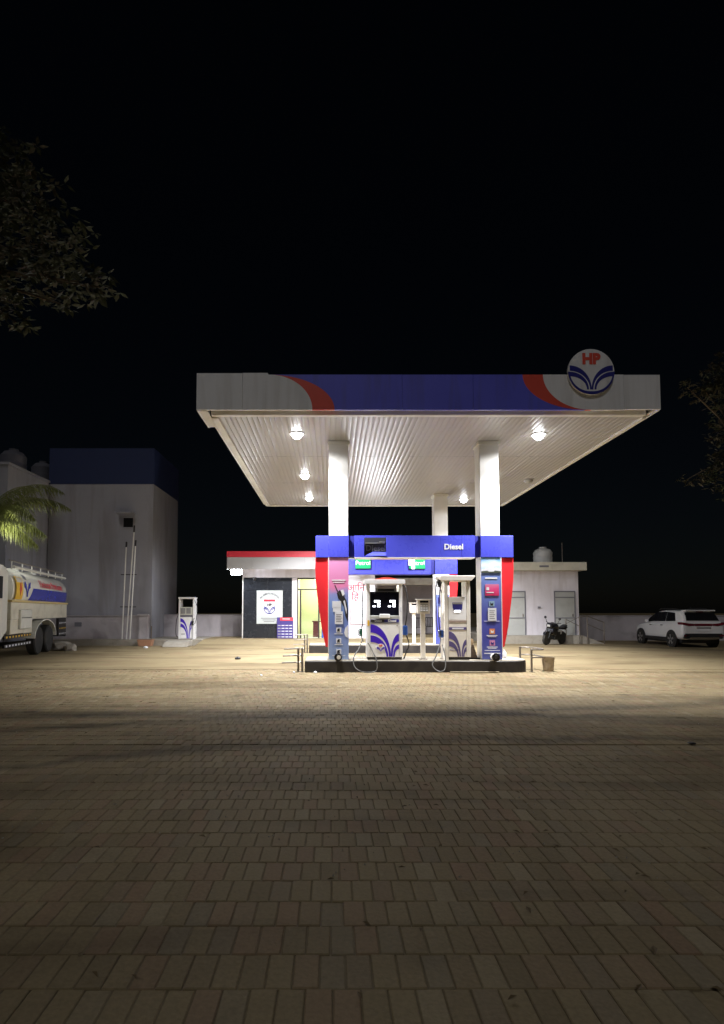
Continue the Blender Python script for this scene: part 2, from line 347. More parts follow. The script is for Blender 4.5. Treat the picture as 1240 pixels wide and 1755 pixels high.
# raised walk in front of the buildings, with the ramp to the office
KC = CONC
struct(G().box(-40, -5.9, 24.9, 40, -.05, .28).build('raised_walk', KC, base=(0,0,0)))
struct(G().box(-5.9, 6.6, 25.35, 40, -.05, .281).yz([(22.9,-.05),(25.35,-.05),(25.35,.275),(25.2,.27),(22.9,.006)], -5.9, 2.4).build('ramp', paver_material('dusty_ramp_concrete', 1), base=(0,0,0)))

# ------------------------------------------------------------------ canopy
SZ = 6.09
can = thing('petrol_station_canopy', 'wide flat white canopy with blue and red fascia and ribbed soffit over the pumps', 'canopy', (2.2, 17.6, SZ))
n = 76; x0c, x1c = -2.62, 7.22; sw = (x1c-x0c)/n
def strip_mesh(L):
    me = G(); prof = [(-sw/2, .01), (-sw/2+.005, .01), (-sw/2+.008, .002), (-sw/4, -.003), (0, -.005), (sw/4, -.003), (sw/2-.003, .002), (sw/2, .01)]
    vs = [(x, y, z) for y in (-L/2, L/2) for x, z in prof]; k = len(prof)
    me.add(vs, [(i, i+k, i+k+1, i+1) for i in range(k-1)])
    m = bpy.data.meshes.new('soffit_strip'); m.from_pydata(me.v, [], me.f); m.materials.append(SOFF); m.polygons.foreach_set('use_smooth', [True]*len(m.polygons)); m.set_sharp_from_angle(angle=R(40)); return m
for (a, b) in ((12.42, 15.69), (15.7, 18.97), (18.98, 23.05)):
    sm = strip_mesh(b-a)
    for i in range(n):
        share(sm, 'soffit_strip', (x0c+sw*(i+.5)-2.2, (a+b)/2-17.6, random.uniform(-.002,.002)), can, (random.uniform(-.0012,.0012), random.uniform(-.012,.012), 0))
B(-2.72, 7.3, 12.4, 23.1, SZ+.05, 6.8).build('roof_deck', DARKIN, can)
B(-2.76, 7.24, 12.28, 12.42, 6.075, 6.3).build('front_gutter_beam', TRIM, can, bevel=.008)
B(-2.76, 7.24, 23.05, 23.15, 6.06, 6.3).build('rear_gutter_beam', TRIM, can, bevel=.008)
B(-2.78, -2.63, 12.44, 23.03, 6.05, 6.16).build('edge_channel', TRIM, can, bevel=.006)
B(7.23, 7.33, 12.44, 23.03, 6.05, 6.2).build('edge_channel', TRIM, can, bevel=.006)
FB, FT = 6.1, 6.91; YF = 12.02
def arc(x0, z0, x1, z1, n=18, kind=0):
    """quarter ellipse from (x0,z0) to (x1,z1): kind 0 starts level, kind 1 starts steep"""
    out = []
    for i in range(n+1):
        t = math.pi/2*i/n
        if kind == 0: out.append((x0+(x1-x0)*math.sin(t), z1+(z0-z1)*math.cos(t)))
        else: out.append((x0+(x1-x0)*(1-math.cos(t)), z0+(z1-z0)*math.sin(t)))
    return out
A1 = arc(-1.41, FT, -.42, FB); A2 = arc(-1.41, FT, .08, FB)
A3 = arc(4.78, FT, 5.85, FB, kind=1); A4 = arc(4.32, FT, 5.72, FB, kind=1)
B(-3.03, -2.0, YF-.003, YF+.05, FB, FT+.03).build('fascia_panel', FWHITE, can)
G().xz([(-1.994,FB),(-1.994,FT+.038),(-1.43,FT+.038),(-1.41,FT)]+A1[1:], YF, YF+.05).build('fascia_panel', FWHITE, can)
G().band(A1, A2, YF+.002, YF+.05).build('fascia_panel', FRED, can)
xa = [(A2[0][0]+(A4[0][0]-A2[0][0])*t) for t in (.33,.66)]
# blue sheets butt end to end; the joints show as fine lines
G().xz(A2+[(1.6,FB),(1.6,FT)], YF+.001, YF+.05).build('fascia_panel', FBLUE, can)
B(1.606, 3.2, YF+.003, YF+.05, FB, FT).build('fascia_panel', FBLUE, can)
G().xz([(3.206,FT),(3.206,FB),(5.72,FB)]+A4[::-1][1:], YF+.001, YF+.05).build('fascia_panel', FBLUE, can)
G().band(A4, A3, YF+.003, YF+.05).build('fascia_panel', FRED, can)
G().xz(A3+[(6.6,FB),(6.6,FT)], YF, YF+.05).build('fascia_panel', FWHITE, can)
B(6.606, 7.42, YF+.003, YF+.05, FB+.012, FT-.006).build('fascia_panel', FWHITE, can)
B(-3.03, -2.98, YF+.055, 13.2, FB-.01, FT+.02).build('side_fascia', FWHITE, can)
B(-2.98, -2.8, YF+.06, 13.15, FB-.012, FB+.02).build('fascia_return', TRIM, can)
B(-2.88, -2.83, 13.22, 23.1, 6.13, FT-.03).build('side_fascia', FWHITE, can)
B(7.37, 7.42, YF+.055, 23.15, FB+.0, FT).build('side_fascia', FWHITE, can)
B(7.33, 7.369, 12.2, 23.1, FB+.03, FB+.06).build('fascia_return', TRIM, can)
B(-2.82, 7.36, 23.16, 23.21, FB, FT).build('rear_fascia', FWHITE, can)
B(-2.97, 7.36, YF+.06, 12.27, FB+.14, FB+.16).build('fascia_return', TRIM, can)

def petals(gm, cx, z0, xs, heights, y0, y1, n=16):
    """curved leaf bands that rise from (cx,z0) and sweep out to the edge xs; heights are (upper, lower) at the edge with foot shifts"""
    for (zu, fu), (zl, fl) in heights:
        U = []; Lw = []
        for i in range(n+1):
            t = math.pi/2*i/n; s_ = 1-math.cos(t)
            U.append((cx+fu+(xs-cx-fu)*s_, z0+(zu-z0)*math.sin(t))); Lw.append((cx+fl+(xs-cx-fl)*s_, z0+(zl-z0)*math.sin(t)))
        gm.band(U, Lw, y0, y1)
def logo(parent, cx, cz, r, y, blue, red, white, letters=True, rim=True):
    """round two-leaf emblem"""
    d = G().disc(cx, cz, r, y, y+r*.12).build('disc', white, parent)
    gm = G(); 
    for s in (-1, 1):
        petals(gm, cx, cz-.78*r, cx+s*.93*r, [((cz+.27*r, 0), (cz+.04*r, s*.07*r)), ((cz-.01*r, s*.12*r), (cz-.2*r, s*.2*r))], y-.006*r-.003, y-.0005)
    th = [math.pi*1.0+math.pi*i/36 for i in range(37)]
    if rim: gm.band([(cx+r*math.cos(t), cz+r*math.sin(t)) for t in th], [(cx+r*(.86+.07*abs(math.cos(t)))*math.cos(t), cz+r*(.86+.07*abs(math.cos(t)))*math.sin(t)) for t in th], y-.006*r-.002, y-.001)
    gm.build('leaf_bands', blue, parent)
    if letters: G().text('HP', front(cx, cz+.36*r, y-.004-.004*r), .62*r, .035*r, .004+.01*r).build('lettering', red, parent)
    return d
t = thing('round_emblem_sign', 'round sign with red letters above blue leaf emblem on the canopy fascia', 'sign', (5.84, YF-.07, 6.43))
logo(t, 5.84, 6.945, .52, YF-.07, DBLUE, FRED, FWHITE)
B(5.7, 5.98, YF-.006, YF-.001, 6.5, 6.8).build('bracket', DARKIN, t)

# canopy downlights
def downlight(x, y, label, power, lit=True):
    t = thing('canopy_downlight', label, 'lamp', (x, y, SZ-.03), 'downlights in the canopy soffit')
    fr = G().lathe([(.17,-.002),(.19,-.002),(.19,.012),(.17,.012)], (x, y, SZ-.02), n=24).build('housing_ring', MATT, t)
    if not lit:
        G().lathe([(.001,-.1),(.1,-.095),(.14,-.06),(.15,0)], (x, y, SZ-.03), n=18).build('dome', GREYP, t, smooth=True); return
    G().lathe([(.001,-.135),(.05,-.127),(.095,-.1),(.125,-.055),(.135,.0)], (x, y, SZ-.012), n=24).build('lens', LAMP, t, smooth=True)
    l = bpy.data.lights.new('downlight', 'SPOT'); l.energy = power; l.spot_size = R(120); l.spot_blend = .52; l.shadow_soft_size = .16; l.color = (.99, .99, 1)
    o = bpy.data.objects.new('downlight', l); COL.objects.link(o); o.location = (x, y, SZ-.26)
    o.rotation_euler = (R(11), 0, 0)
    l2 = bpy.data.lights.new('downlight_spill', 'SPOT'); l2.energy = power*.085; l2.spot_size = R(169); l2.spot_blend = .15; l2.shadow_soft_size = .16; l2.color = l.color
    o2 = bpy.data.objects.new('downlight_spill', l2); COL.objects.link(o2); o2.location = (x, y, SZ-.26)
LX = (-.87, 5.3)
downlight(LX[0], 13.62, 'lit canopy downlight beside the pink poster pillar, next to the front beam', 2450)
downlight(LX[0], 17.85, 'lit canopy downlight midway along the row above the office side', 2450)
downlight(LX[0], 21.45, 'lit canopy downlight at the office end of the soffit row', 2450)
downlight(LX[1], 13.68, 'lit canopy downlight beside the blue poster pillar, next to the front beam', 2900)
downlight(LX[1], 17.85, 'lit canopy downlight behind the blue poster pillar', 2000)
downlight(LX[1]+.05, 21.75, 'lit canopy downlight beside the rear pillar near the back edge of the soffit', 2450)
downlight(6.77, 18.45, 'unlit round canopy lamp near the edge channel of the soffit', 0, False)

# ------------------------------------------------------------------ pillars with posters and red fins
def pillar(cx, yf, side, kind, label, top=SZ):
    t = thing('canopy_pillar', label, 'pillar', (cx, yf+.25, .3), 'pillars carrying the canopy')
    x0, x1 = cx-.26, cx+.26
    B(x0+.005, x1-.005, yf, yf+.5, .3, top-.01).build('shaft', WHITE, t, bevel=.012, seg=2)
    B(x0-.03, x1+.03, yf-.03, yf+.53, top-.09, top-.004).build('collar', TRIM, t, bevel=.005)
    B(x0-.004, x1+.004, yf-.05, yf-.003, 2.99, 3.56).build('band_panel', BLUE, t, bevel=.004)
    ps = B(x0, x1, yf-.03, yf-.004, .325, 2.985).build('poster', {'pink': PINKR, 'blue': BLUER}.get(kind, BLUER), t, bevel=.003)
    yp = yf-.034
    # fin on the outer side
    e = x0-.006 if side < 0 else x1+.006
    prof = [(0,2.985),(.345,2.985),(.35,2.7),(.34,2.4),(.3,2.0),(.245,1.6),(.19,1.2),(.13,.9),(.075,.64),(0,.64)]
    fn = G().xz([(e+side*a, z) for a, z in prof], yf+.03, yf+.42).build('red_fin', RED, t, bevel=.012, seg=2)
    G().box(e, e+side*.34, yf+.0, yf+.45, 2.99, 3.56).build('end_panel', BLUE, t, bevel=.005)
    B(e-side*.006, e+side*.012, yf-.03, yf+.029, .5, 2.98).build('fin_trim', WHITE, t)
    # white and black pipe stub by the foot
    px = cx+.0*side+(-.04 if kind == 'pink' else .0)
    st = G().lathe([(.075,-.14),(.085,-.12),(.085,.1)], (px+.02, yf-.16, .4), 'y', 18).build('lamp_stub', BLACK if kind == 'pink' else WHITE, t, smooth=True)
    G().lathe([(.001,-.002),(.05,-.002),(.052,.0)], (px+(.035 if kind == 'pink' else .02), yf-.302, .4), 'y', 16).build('lens', WHITE if kind == 'pink' else BLACK, st)
    G().lathe([(.088,-.02),(.1,-.02),(.1,.03),(.088,.03)], (px+.02, yf-.28, .4), 'y', 18).build('ring', BLACK, st)
    def line(z, wd, hh=.02, x=0, m=PRINTW): B(cx+x-wd/2, cx+x+wd/2, yp-.002, yp-.0, z, z+hh).build('print_line', m, ps)
    if kind == 'pink':
        line(2.37, .36, .028); line(2.32, .3, .02)
        # printed fuel nozzle and hose
        G().tube([(cx-.1,yp-.001,2.26),(cx-.03,yp-.001,2.1),(cx+.02,yp-.001,1.98)], .014, 6).build('printed_spout', BLACK, ps)
        G().xz([(cx-.05,2.05),(cx+.03,2.13),(cx+.1,2.02),(cx+.2,1.86),(cx+.24,1.6),(cx+.24,1.3),(cx+.17,1.45),(cx+.14,1.68),(cx+.06,1.82),(cx-.02,1.92)], yp-.004, yp).build('printed_hose', BLACK, ps)
        G().xz([(cx+.05,2.12),(cx+.12,2.14),(cx+.16,2.02),(cx+.1,1.97)], yp-.006, yp-.0045).build('printed_grip', PRINTW, ps)
        G().xz([(cx+.12,1.84),(cx+.16,1.86),(cx+.21,1.62),(cx+.2,1.5)], yp-.006, yp-.0045).build('printed_highlight', PAPER, ps)
        G().xz([(cx+.24,1.22),(cx+.17,1.14),(cx+.14,1.02),(cx+.17,.93),(cx+.24,.88)], yp-.004, yp).build('printed_cloud', PAPER, ps)
        for (a, b, c, d, m) in ((-.17,.06,1.66,1.84,PAPER), (-.15,.06,1.56,1.67,PAPER)): B(cx+a, cx+b, yp-.007, yp-.002, c, d).build('paper_notice', m, t)
        pn = B(cx-.1, cx+.11, yp-.011, yp-.0072, 1.24, 1.57).build('paper_notice', PAPER, t)
        for k in range(5): B(cx-.07, cx+.08-.02*(k%2), yp-.0125, yp-.0112, 1.3+k*.045, 1.315+k*.045).build('print_line', PRINTG, pn)
        zz = (.93, .62, .31); 
        for z in (1.02, .74, .46):
            ic = B(cx-.065, cx+.065, yp-.004, yp, z, z+.13).build('icon', PAPER, ps)
            G().xz([(cx-.04,z+.02),(cx+.0,z+.035),(cx+.035,z+.02),(cx+.02,z+.07),(cx+.04,z+.1),(cx-.01,z+.11),(cx-.04,z+.08)], yp-.0062, yp-.0045).build('icon_mark', BLACK, ic); line(z-.04, .22, .016)
        line(.37+.05, .34, .012)
    elif kind == 'blue':
        B(x0+.002, x1-.002, yp-.003, yp, 2.6, 2.983).build('sky_photo', SKYP, ps)
        G().xz([(x0+.004,2.6),(x0+.004,2.66),(cx-.17,2.68),(cx-.13,2.72),(cx-.07,2.7),(cx-.07,2.75),(cx+.07,2.75),(cx+.07,2.7),(cx+.14,2.72),(cx+.2,2.67),(x1-.004,2.66),(x1-.004,2.6)], yp-.006, yp-.0035).build('printed_station', PAPER, ps)
        G().xz([(x0+.004,2.575),(x0+.004,2.62),(cx-.1,2.635),(cx-.06,2.61),(cx+.06,2.61),(cx+.1,2.64),(x1-.004,2.62),(x1-.004,2.575)], yp-.009, yp-.0065).build('printed_trees', M('printed_foliage', (.06,.07,.05), .5), ps)
        line(2.42, .32, .04); 
        cdp = B(cx-.16, cx+.2, yp-.006, yp-.0005, 1.98, 2.28).build('printed_card', CARDR, ps)
        B(cx-.13, cx-.06, yp-.009, yp-.0065, 2.12, 2.2).build('card_chip', PAPER, cdp); B(cx-.13, cx+.06, yp-.009, yp-.0065, 2.05, 2.075).build('card_number', PAPER, cdp)
        for z, m, mk in ((1.7, M('icon_teal', (.3,.45,.6), .5), BLACK), (.98, M('icon_orange', (.7,.25,.1), .5), PRINTW), (.68, M('icon_pink', (.6,.25,.45), .5), PRINTN)):
            ic = B(cx-.065, cx+.075, yp-.004, yp, z, z+.14).build('icon', m, ps)
            G().xz([(cx-.03,z+.03),(cx+.04,z+.03),(cx+.045,z+.1),(cx+.005,z+.07),(cx-.035,z+.11)], yp-.0062, yp-.0045).build('icon_mark', mk, ic)
            if z < 1.5: line(z-.045, .28, .018); line(z-.075, .22, .014)
        line(1.31, .4, .012)
        pn = B(cx-.1, cx+.12, yp-.011, yp-.006, 1.33, 1.66).build('paper_notice', PAPER, t)
        for k in range(5): B(cx-.06, cx+.08-.02*(k%2), yp-.0125, yp-.0112, 1.38+k*.05, 1.393+k*.05).build('print_line', PRINTG, pn)
        line(.55, .4, .014); line(.47, .42, .022)
    elif kind == 'rear':
        B(cx-.16, cx+.05, yp-.006, yp-.001, 1.35, 1.75).build('paper_notice', PAPER, t)
        B(cx-.17, cx+.1, yp-.004, yp-.0005, 1.86, 2.1).build('printed_card', DBLUE, ps)
        B(cx-.06, cx+.06, yp-.004, yp-.0005, .95, 1.12).build('icon', YELL, ps)
        B(x0+.002, x1-.002, yp-.002, yp, 2.2, 2.98).build('pale_print', PAPER, ps)
        for k in range(3): line(2.3+k*.06, .3, .014, m=PRINTG)
    return t
pillar(.2, 14.25, -1, 'pink', 'white pillar with pink and blue fuel nozzle poster and red fin')
pillar(4.19, 14.25, 1, 'blue', 'white pillar with blue bank card poster and red fin')
pillar(.2, 20.75, -1, 'rear', 'rear canopy pillar in line behind the pink poster pillar')
pillar(4.23, 20.75, 1, 'rear', 'rear white pillar with bright pinkish red fin behind the smaller pump')

# ------------------------------------------------------------------ portal beams
def portal(yf, xl, xr, label, broken):
    t = thing('portal_beam', label, 'beam', ((xl+xr)/2, yf+.2, 2.99), 'blue sign beams between pillars')
    B(xl+.01, xr-.01, yf+.09, yf+.4, 3.0, 3.55).build('core', DBLUE if not broken else DARKIN, t)
    a, b = xl+.15, xr-.15
    B(xl, a-.004, yf+.06, yf+.088, 2.992, 3.558).build('recessed_panel', DBLUE, t); B(b+.004, xr, yf+.06, yf+.088, 2.992, 3.558).build('recessed_panel', DBLUE, t)
    if broken:
        for (p, q, z0, z1) in ((a, .87, 2.99, 3.56), (.874, 1.446, 3.505, 3.56), (.874, 1.446, 2.99, 3.02), (1.45, 2.88, 2.99, 3.56), (2.884, 3.42, 2.99, 3.56), (3.424, b, 2.99, 3.56)):
            B(p, q, yf, yf+.03, z0, z1).build('face_panel', BLUE, t, bevel=.003)
        G().add([(.9,yf-.0,3.03),(1.44,yf-.02,3.03),(1.44,yf+.08,3.13),(1.1,yf+.08,3.14)], [(0,1,2,3)]).build('hanging_flap', BLUE, t)
        G().text('Diesel', front(1.18, 3.17, yf+.088), .21, .004, .004).build('ghost_lettering', PRINTG, t)
        G().box(1.27, 1.43, yf+.07, yf+.088, 3.385, 3.41).box(.9, 1.42, yf+.08, yf+.089, 3.36, 3.38).build('inner_rail', GREYP, t)
        G().text('Diesel', front(3.22, 3.2, yf-.003), .2, .006, .005).build('lettering', PRINTW, t)
    else:
        for k in range(3): B(a+(b-a)/3*k+.002, a+(b-a)/3*(k+1)-.002, yf, yf+.03, 2.99, 3.56).build('face_panel', BLUE, t, bevel=.003)
    B(a, b, yf-.004, yf+.4, 2.965, 2.988).build('bottom_trim', WHITE if broken else DBLUE, t)
    return t
portal(14.22, .465, 3.925, 'blue sign beam lettered Diesel with a broken open panel', True)
portal(20.7, .465, 3.965, 'blue rear sign beam behind the green Petrol displays', False)
def led_sign(x0, x1, z0, z1, y, label, failed):
    t = thing('petrol_display', label, 'sign', ((x0+x1)/2, y, z0), 'green displays on the rear beam')
    B(x0-.015, x1+.015, y-.045, y, z0-.015, z1+.015).build('case', DARKIN, t); pn = B(x0, x1, y-.05, y-.0455, z0, z1).build('panel', LEDG, t)
    G().text('Petrol', front((x0+x1)/2, (z0+z1)/2-.05, y-.053), .23, .0, .004).build('lettering', LEDT, t)
    if failed:
        G().box(x0-.02, x0+.2, y-.066, y-.058, z0+.12, z1-.02).box(x0+.08, x0+.2, y-.065, y-.059, z0-.01, z1+.03).build('failed_block', LED, t)
led_sign(.93, 1.5, 3.2, 3.56, 20.69, 'green lit Petrol display beside the floodlight glare', False)
led_sign(2.98, 3.58, 3.19, 3.57, 20.69, 'green lit Petrol display half covered by a failed white block', True)

# ------------------------------------------------------------------ islands
def island(x0, x1, y0, y1, label):
    t = thing('pump_island', label, 'island', ((x0+x1)/2, (y0+y1)/2, 0), 'kerbed pump islands')
    def outline(ins):
        p = [(x0+ins, y0+ins), (x1-.35, y0+ins)]
        p += [(x1-.35+(.35-ins)*math.sin(a), y0+.35-(.35-ins)*math.cos(a)) for a in [math.pi/2*i/7 for i in range(1, 8)]]
        p += [(x1-.35+(.35-ins)*math.cos(a), y1-.35+(.35-ins)*math.sin(a)) for a in [math.pi/2*i/7 for i in range(0, 8)]]
        return p+[(x0+ins, y1-ins)]
    G().xy(outline(0), -.02, .285).build('kerb', BLACK, t, bevel=.012)
    G().xy(outline(.015), .2855, .31).build('top_slab', KTOP, t, bevel=.006)
    return t
island(-.68, 5.13, 14.13, 15.3, 'front pump island with black kerb and dusty top')
island(-.83, 5.2, 20.55, 21.75, 'rear pump island with black kerb towards the office')
ZI = .311
def guard(x, y0, y1, side, label, h=.62, rails=3):
    t = thing('guard_rail', label, 'railing', (x, (y0+y1)/2, 0), 'pipe guards at the island ends')
    ps_ = ((x, y0), (x, y1)) if rails == 2 else ((x, y0), (x+side*.11, y0+.1))
    for xx, yy in ps_: G().tube([(xx,yy,0),(xx,yy,h)], .028, 8).build('post', STEEL, t, smooth=True); B(xx-.05, xx+.05, yy-.045, yy+.045, 0, .012).build('foot_plate', STEEL, t)
    for k in range(rails):
        if rails == 3:
            z = h-.02-k*.18; pts = [(x-side*.03,y0+.05,z),(x+side*.2,y0+.05,z),(x+side*(.48+.03*k),y0+.05,z-.012)]
        else:
            z = h-.02-k*.2; e = x+side*.36; r = .2; pts = [(x-side*.02,y0-.03,z),(e-side*r,y0-.03,z)]
            pts += [(e-side*r+side*r*math.sin(a), y0-.03+r-r*math.cos(a), z) for a in [math.pi/2*i/5 for i in range(1,6)]]
            pts += [(e-side*r+side*r*math.cos(a), y1+.03-r+r*math.sin(a), z) for a in [math.pi/2*i/5 for i in range(0,6)]]
            pts += [(x-side*.02,y1+.03,z)]
        G().tube(pts, .02, 8).build('rail', STEEL, t, smooth=True)
guard(-.75, 14.25, 15.1, -1, 'three bar pipe guard beside the pink poster pillar on the front island')
guard(-.9, 20.7, 21.5, -1, 'three bar pipe guard at the end of the rear island', .7)
guard(5.2, 14.2, 15.05, 1, 'two bar shiny pipe guard beside the battered tin', .6, 2)

# ------------------------------------------------------------------ fuel pumps
def hose(pts, r, mat, t, name='hose'):
    p = [Vector(q) for q in pts]; out = []
    for i in range(len(p)-1):
        a, b, c, d = p[max(i-1,0)], p[i], p[i+1], p[min(i+2,len(p)-1)]
        for k in range(6):
            u = k/6; out.append(.5*((2*b)+(c-a)*u+(2*a-5*b+4*c-d)*u*u+(3*b-a-3*c+d)*u**3))
    out.append(p[-1]); return G().tube(out, r, 8).build(name, mat, t, smooth=True)
def nozzle(x, y, z, t, col, up=1):
    o = G().box(x-.03, x+.03, y-.035, y+.035, z-.1, z+.1).box(x-.055, x-.03, y-.02, y+.02, z-.06, z+.06).build('nozzle', col, t, bevel=.012)
    G().tube([(x+.01,y,z+.1*up),(x+.02,y,z+.16*up),(x+.06,y,z+.24*up)], .014, 6).build('spout', STEEL, o)
    hd = G().tube([(x-.03,y,z-.1),(x-.08,y,z-.05),(x-.08,y,z+.05),(x-.03,y,z+.09)], .01, 6).build('trigger_guard', col, o)

# big pump
t = thing('fuel_pump', 'large white fuel pump with lit display and bold blue leaf print', 'fuel pump', (1.39, 14.5, ZI), 'fuel pumps')
X0, X1, YA, YB = .93, 1.86, 14.2, 14.72
B(X0+.02, X1-.02, YA+.03, YB-.03, ZI, .385).build('base', BLACK, t)
cab = B(X0+.07, X1-.07, YA+.02, YB-.02, .385, 1.28).build('cabinet', PUMPW, t, bevel=.008)
for x in (X0, X1-.085): B(x, x+.085, YA, YB, .385, 2.3).build('side_column', PUMPW, t, bevel=.012, seg=2)
dp = B(X0+.09, X1-.09, YA+.003, YA+.019, .392, 1.272).build('door_panel', PUMPW, t, bevel=.003)
gm = G(); xm = X0+.09+.71*(X1-X0-.18)
petals(gm, xm, .395, X0+.095, [((1.235,0),(1.02,-.05)), ((.95,-.07),(.775,-.115))], YA-.001, YA+.002)
petals(gm, xm, .395, X1-.095, [((.99,0),(.79,.045)), ((.71,.06),(.6,.1))], YA-.001, YA+.002)
gm.build('leaf_print', PBLUE, dp)
logo(dp, X0+.36, .62, .11, YA-.002, PBLUE, FRED, PUMPW, rim=False)
lb = B(X0+.09, X1-.09, YA+.0, YA+.018, 1.283, 1.365).build('label_strip', PRINTN, t)
B(X0+.1, X0+.46, YA-.003, YA-.0005, 1.287, 1.361).build('dark_label', BLACK, lb)
G().text('Diesel', front(X0+.3, 1.3, YA-.006), .075, .001, .003).build('lettering', GREYP, lb); G().text('Diesel', front(X1-.27, 1.298, YA-.003), .085, .003, .003).build('lettering', PRINTW, lb)
B(X0+.086, X1-.086, YA+.004, YB, 1.37, 1.46).build('ledge', GREYP, t, bevel=.01)
B(X0+.33, X1-.33, YA-.02, YA+.003, 1.4, 1.5).build('keypad_tray', PUMPW, t, bevel=.008)
hd = B(X0+.086, X1-.086, YA+.02, YB-.02, 1.465, 2.055).build('display_head', GLASSB, t, bevel=.006)
B(X0+.086, X1-.086, YA+.012, YB-.012, 2.058, 2.085).build('head_trim', CHROME, t)
for xx in (X0+.2, X1-.33):
    d = G()
    for (a, b, c, dd) in ((.0,.03,.17,.22), (.04,.07,.17,.22), (.08,.11,.17,.22), (.12,.15,.17,.22), (.08,.11,.105,.15), (.12,.15,.105,.15), (-.04,-.01,.045,.08), (0,.03,.045,.08), (.08,.11,.045,.08), (.12,.15,.045,.08)): d.box(xx+a, xx+b, YA+.014, YA+.0195, 1.64+c, 1.64+dd)
    d.build('lit_digits', LED, hd)
B(X0+.26, X1-.14, YA+.12, YB-.14, 2.087, 2.19).build('inner_box', GREYP, t, bevel=.01)
B(X0+.3, X1-.2, YA+.112, YA+.1195, 2.1, 2.16).build('inner_slot', BLACK, t)
tp = G().xz([(X0-.07,2.28),(X1+.06,2.28),(X1+.075,2.3),(X1+.075,2.385),(X1+.05,2.4),(X0-.05,2.4),(X0-.08,2.385),(X0-.08,2.3)], YA-.06, YB+.06).build('top_cover', PUMPW, t, bevel=.012, seg=2)
G().xz([(X0+.2,2.403)]+[(X0+.2+.62*k/10, 2.403+.06*math.sin(math.pi*k/10)) for k in range(1,10)]+[(X0+.82,2.403)], YA-.02, YB+.02).build('red_crest', FRED, t)
hose([(X0-.06,YA+.1,2.28),(X0-.09,YA+.1,2.1),(X0-.11,YA+.1,1.7),(X0-.1,YA+.1,1.28),(X0-.13,YA+.1,1.14)], .014, RUBBER, t, 'hanging_hose')
nozzle(X0-.14, YA+.1, 1.02, t, M('green_nozzle', (.01,.09,.05), .4), -1)
hose([(X0-.1,YA+.1,.86),(X0-.2,YA+.0,.62),(X0-.34,YA-.12,.4),(X0-.33,YA-.2,.16),(X0-.12,YA-.24,.03),(X0+.2,YA-.24,.05),(X0+.24,YA-.2,.28),(X0+.14,YA-.1,.55),(X0+.03,YA-.03,.75)], .014, GREYHOSE, t)
hose([(X1+.05,YA+.15,2.28),(X1+.1,YA+.1,2.18),(X1+.14,YA+.1,1.9),(X1+.13,YA+.1,1.5),(X1+.09,YA+.12,1.2)], .016, RUBBER, t, 'hanging_hose')
B(X1+.02, X1+.14, YA+.05, YA+.2, .95, 1.2).build('nozzle_boot', CBLUE, t, bevel=.02)
hose([(X1+.12,YA+.2,.95),(X1+.2,YA+.25,.7),(X1+.1,YA+.2,.45),(X1+.05,YA+.16,.33)], .016, RUBBER, t)

B(X1-.07, X1-.015, YA-.004, YA-.0005, 1.55, 1.68).build('sticker', PAPER, t); B(X0+.015, X0+.07, YA-.004, YA-.0005, 1.2, 1.34).build('sticker', YELL, t)
G().lathe([(.001,-.006),(.014,-.006),(.016,0)], (X1-.14, YA+.003, 1.2), 'y', 12).build('lock', STEEL, dp); B(X0+.095, X1-.095, YA-.0005, YA+.002, 1.255, 1.259).build('seam', PRINTG, dp)
# slimmer pump
t = thing('fuel_pump', 'slim grimy cream fuel pump with flat roof and faded leaf print', 'fuel pump', (3.3, 14.5, ZI), 'fuel pumps')
X0, X1 = 2.95, 3.63
B(X0+.09, X1-.03, YA+.03, YB-.03, ZI, .385).build('base', BLACK, t)
for x in (X0, X1-.1): B(x, x+.1, YA+.0, YB, ZI if x == X0 else .385, 2.37).build('side_column', PUMPD, t, bevel=.01)
cab = B(X0+.102, X1-.102, YA+.02, YB-.02, .386, 1.95).build('cabinet', PUMPD, t, bevel=.006)
up = B(X0+.106, X1-.106, YA+.004, YA+.019, 1.36, 1.945).build('upper_panel', PUMPW, t, bevel=.004)
G().xz([(X0+.21,1.8),(X1-.2,1.8),(X1-.21,1.64),(X1-.25,1.58),(X0+.26,1.58),(X0+.22,1.66)], YA-.001, YA+.0035).build('display', PRINTN, up)
B(X0+.27, X1-.26, YA-.004, YA-.0015, 1.555, 1.6).build('display_light', LED, up); B(X0+.22, X1-.21, YA-.003, YA-.0012, 1.76, 1.79).build('display_rim', GREYP, up)
lo = B(X0+.106, X1-.106, YA+.004, YA+.019, .39, 1.354).build('door_panel', PUMPD, t, bevel=.004)
B(X0+.12, X1-.11, YA-.001, YA+.0035, 1.28, 1.34).build('brown_strip', M('brown_strip', (.33,.26,.22), .5), lo); sb = B(X0+.12, X1-.11, YA-.001, YA+.0035, 1.09, 1.16).build('label_strip', PBLUED, lo)
B(X0+.2, X1-.18, YA-.003, YA-.0012, 1.105, 1.145).build('worn_print', PAPER, sb)
gm = G(); xm = X0+.43
petals(gm, xm, .395, X0+.115, [((1.05,-.01),(.86,-.045)), ((.8,-.06),(.66,-.095))], YA, YA+.0035)
petals(gm, xm, .395, X1-.115, [((.84,.01),(.7,.04)), ((.64,.05),(.53,.08))], YA, YA+.0035)
gm.build('leaf_print', PBLUED, lo)
gm = G(); petals(gm, X0+.25, .54, X0+.13, [((.58,0),(.56,0))], YA, YA+.0035); petals(gm, X0+.25, .54, X0+.36, [((.58,0),(.56,0))], YA, YA+.0035); gm.build('faded_emblem', PBLUED, lo)
G().xz([(X0-.06,2.37),(X1+.02,2.37),(X1+.12,2.47),(X1+.11,2.5),(X0-.1,2.5),(X0-.12,2.46)], YA-.1, YB+.08).build('flat_roof', PUMPD, t, bevel=.008)
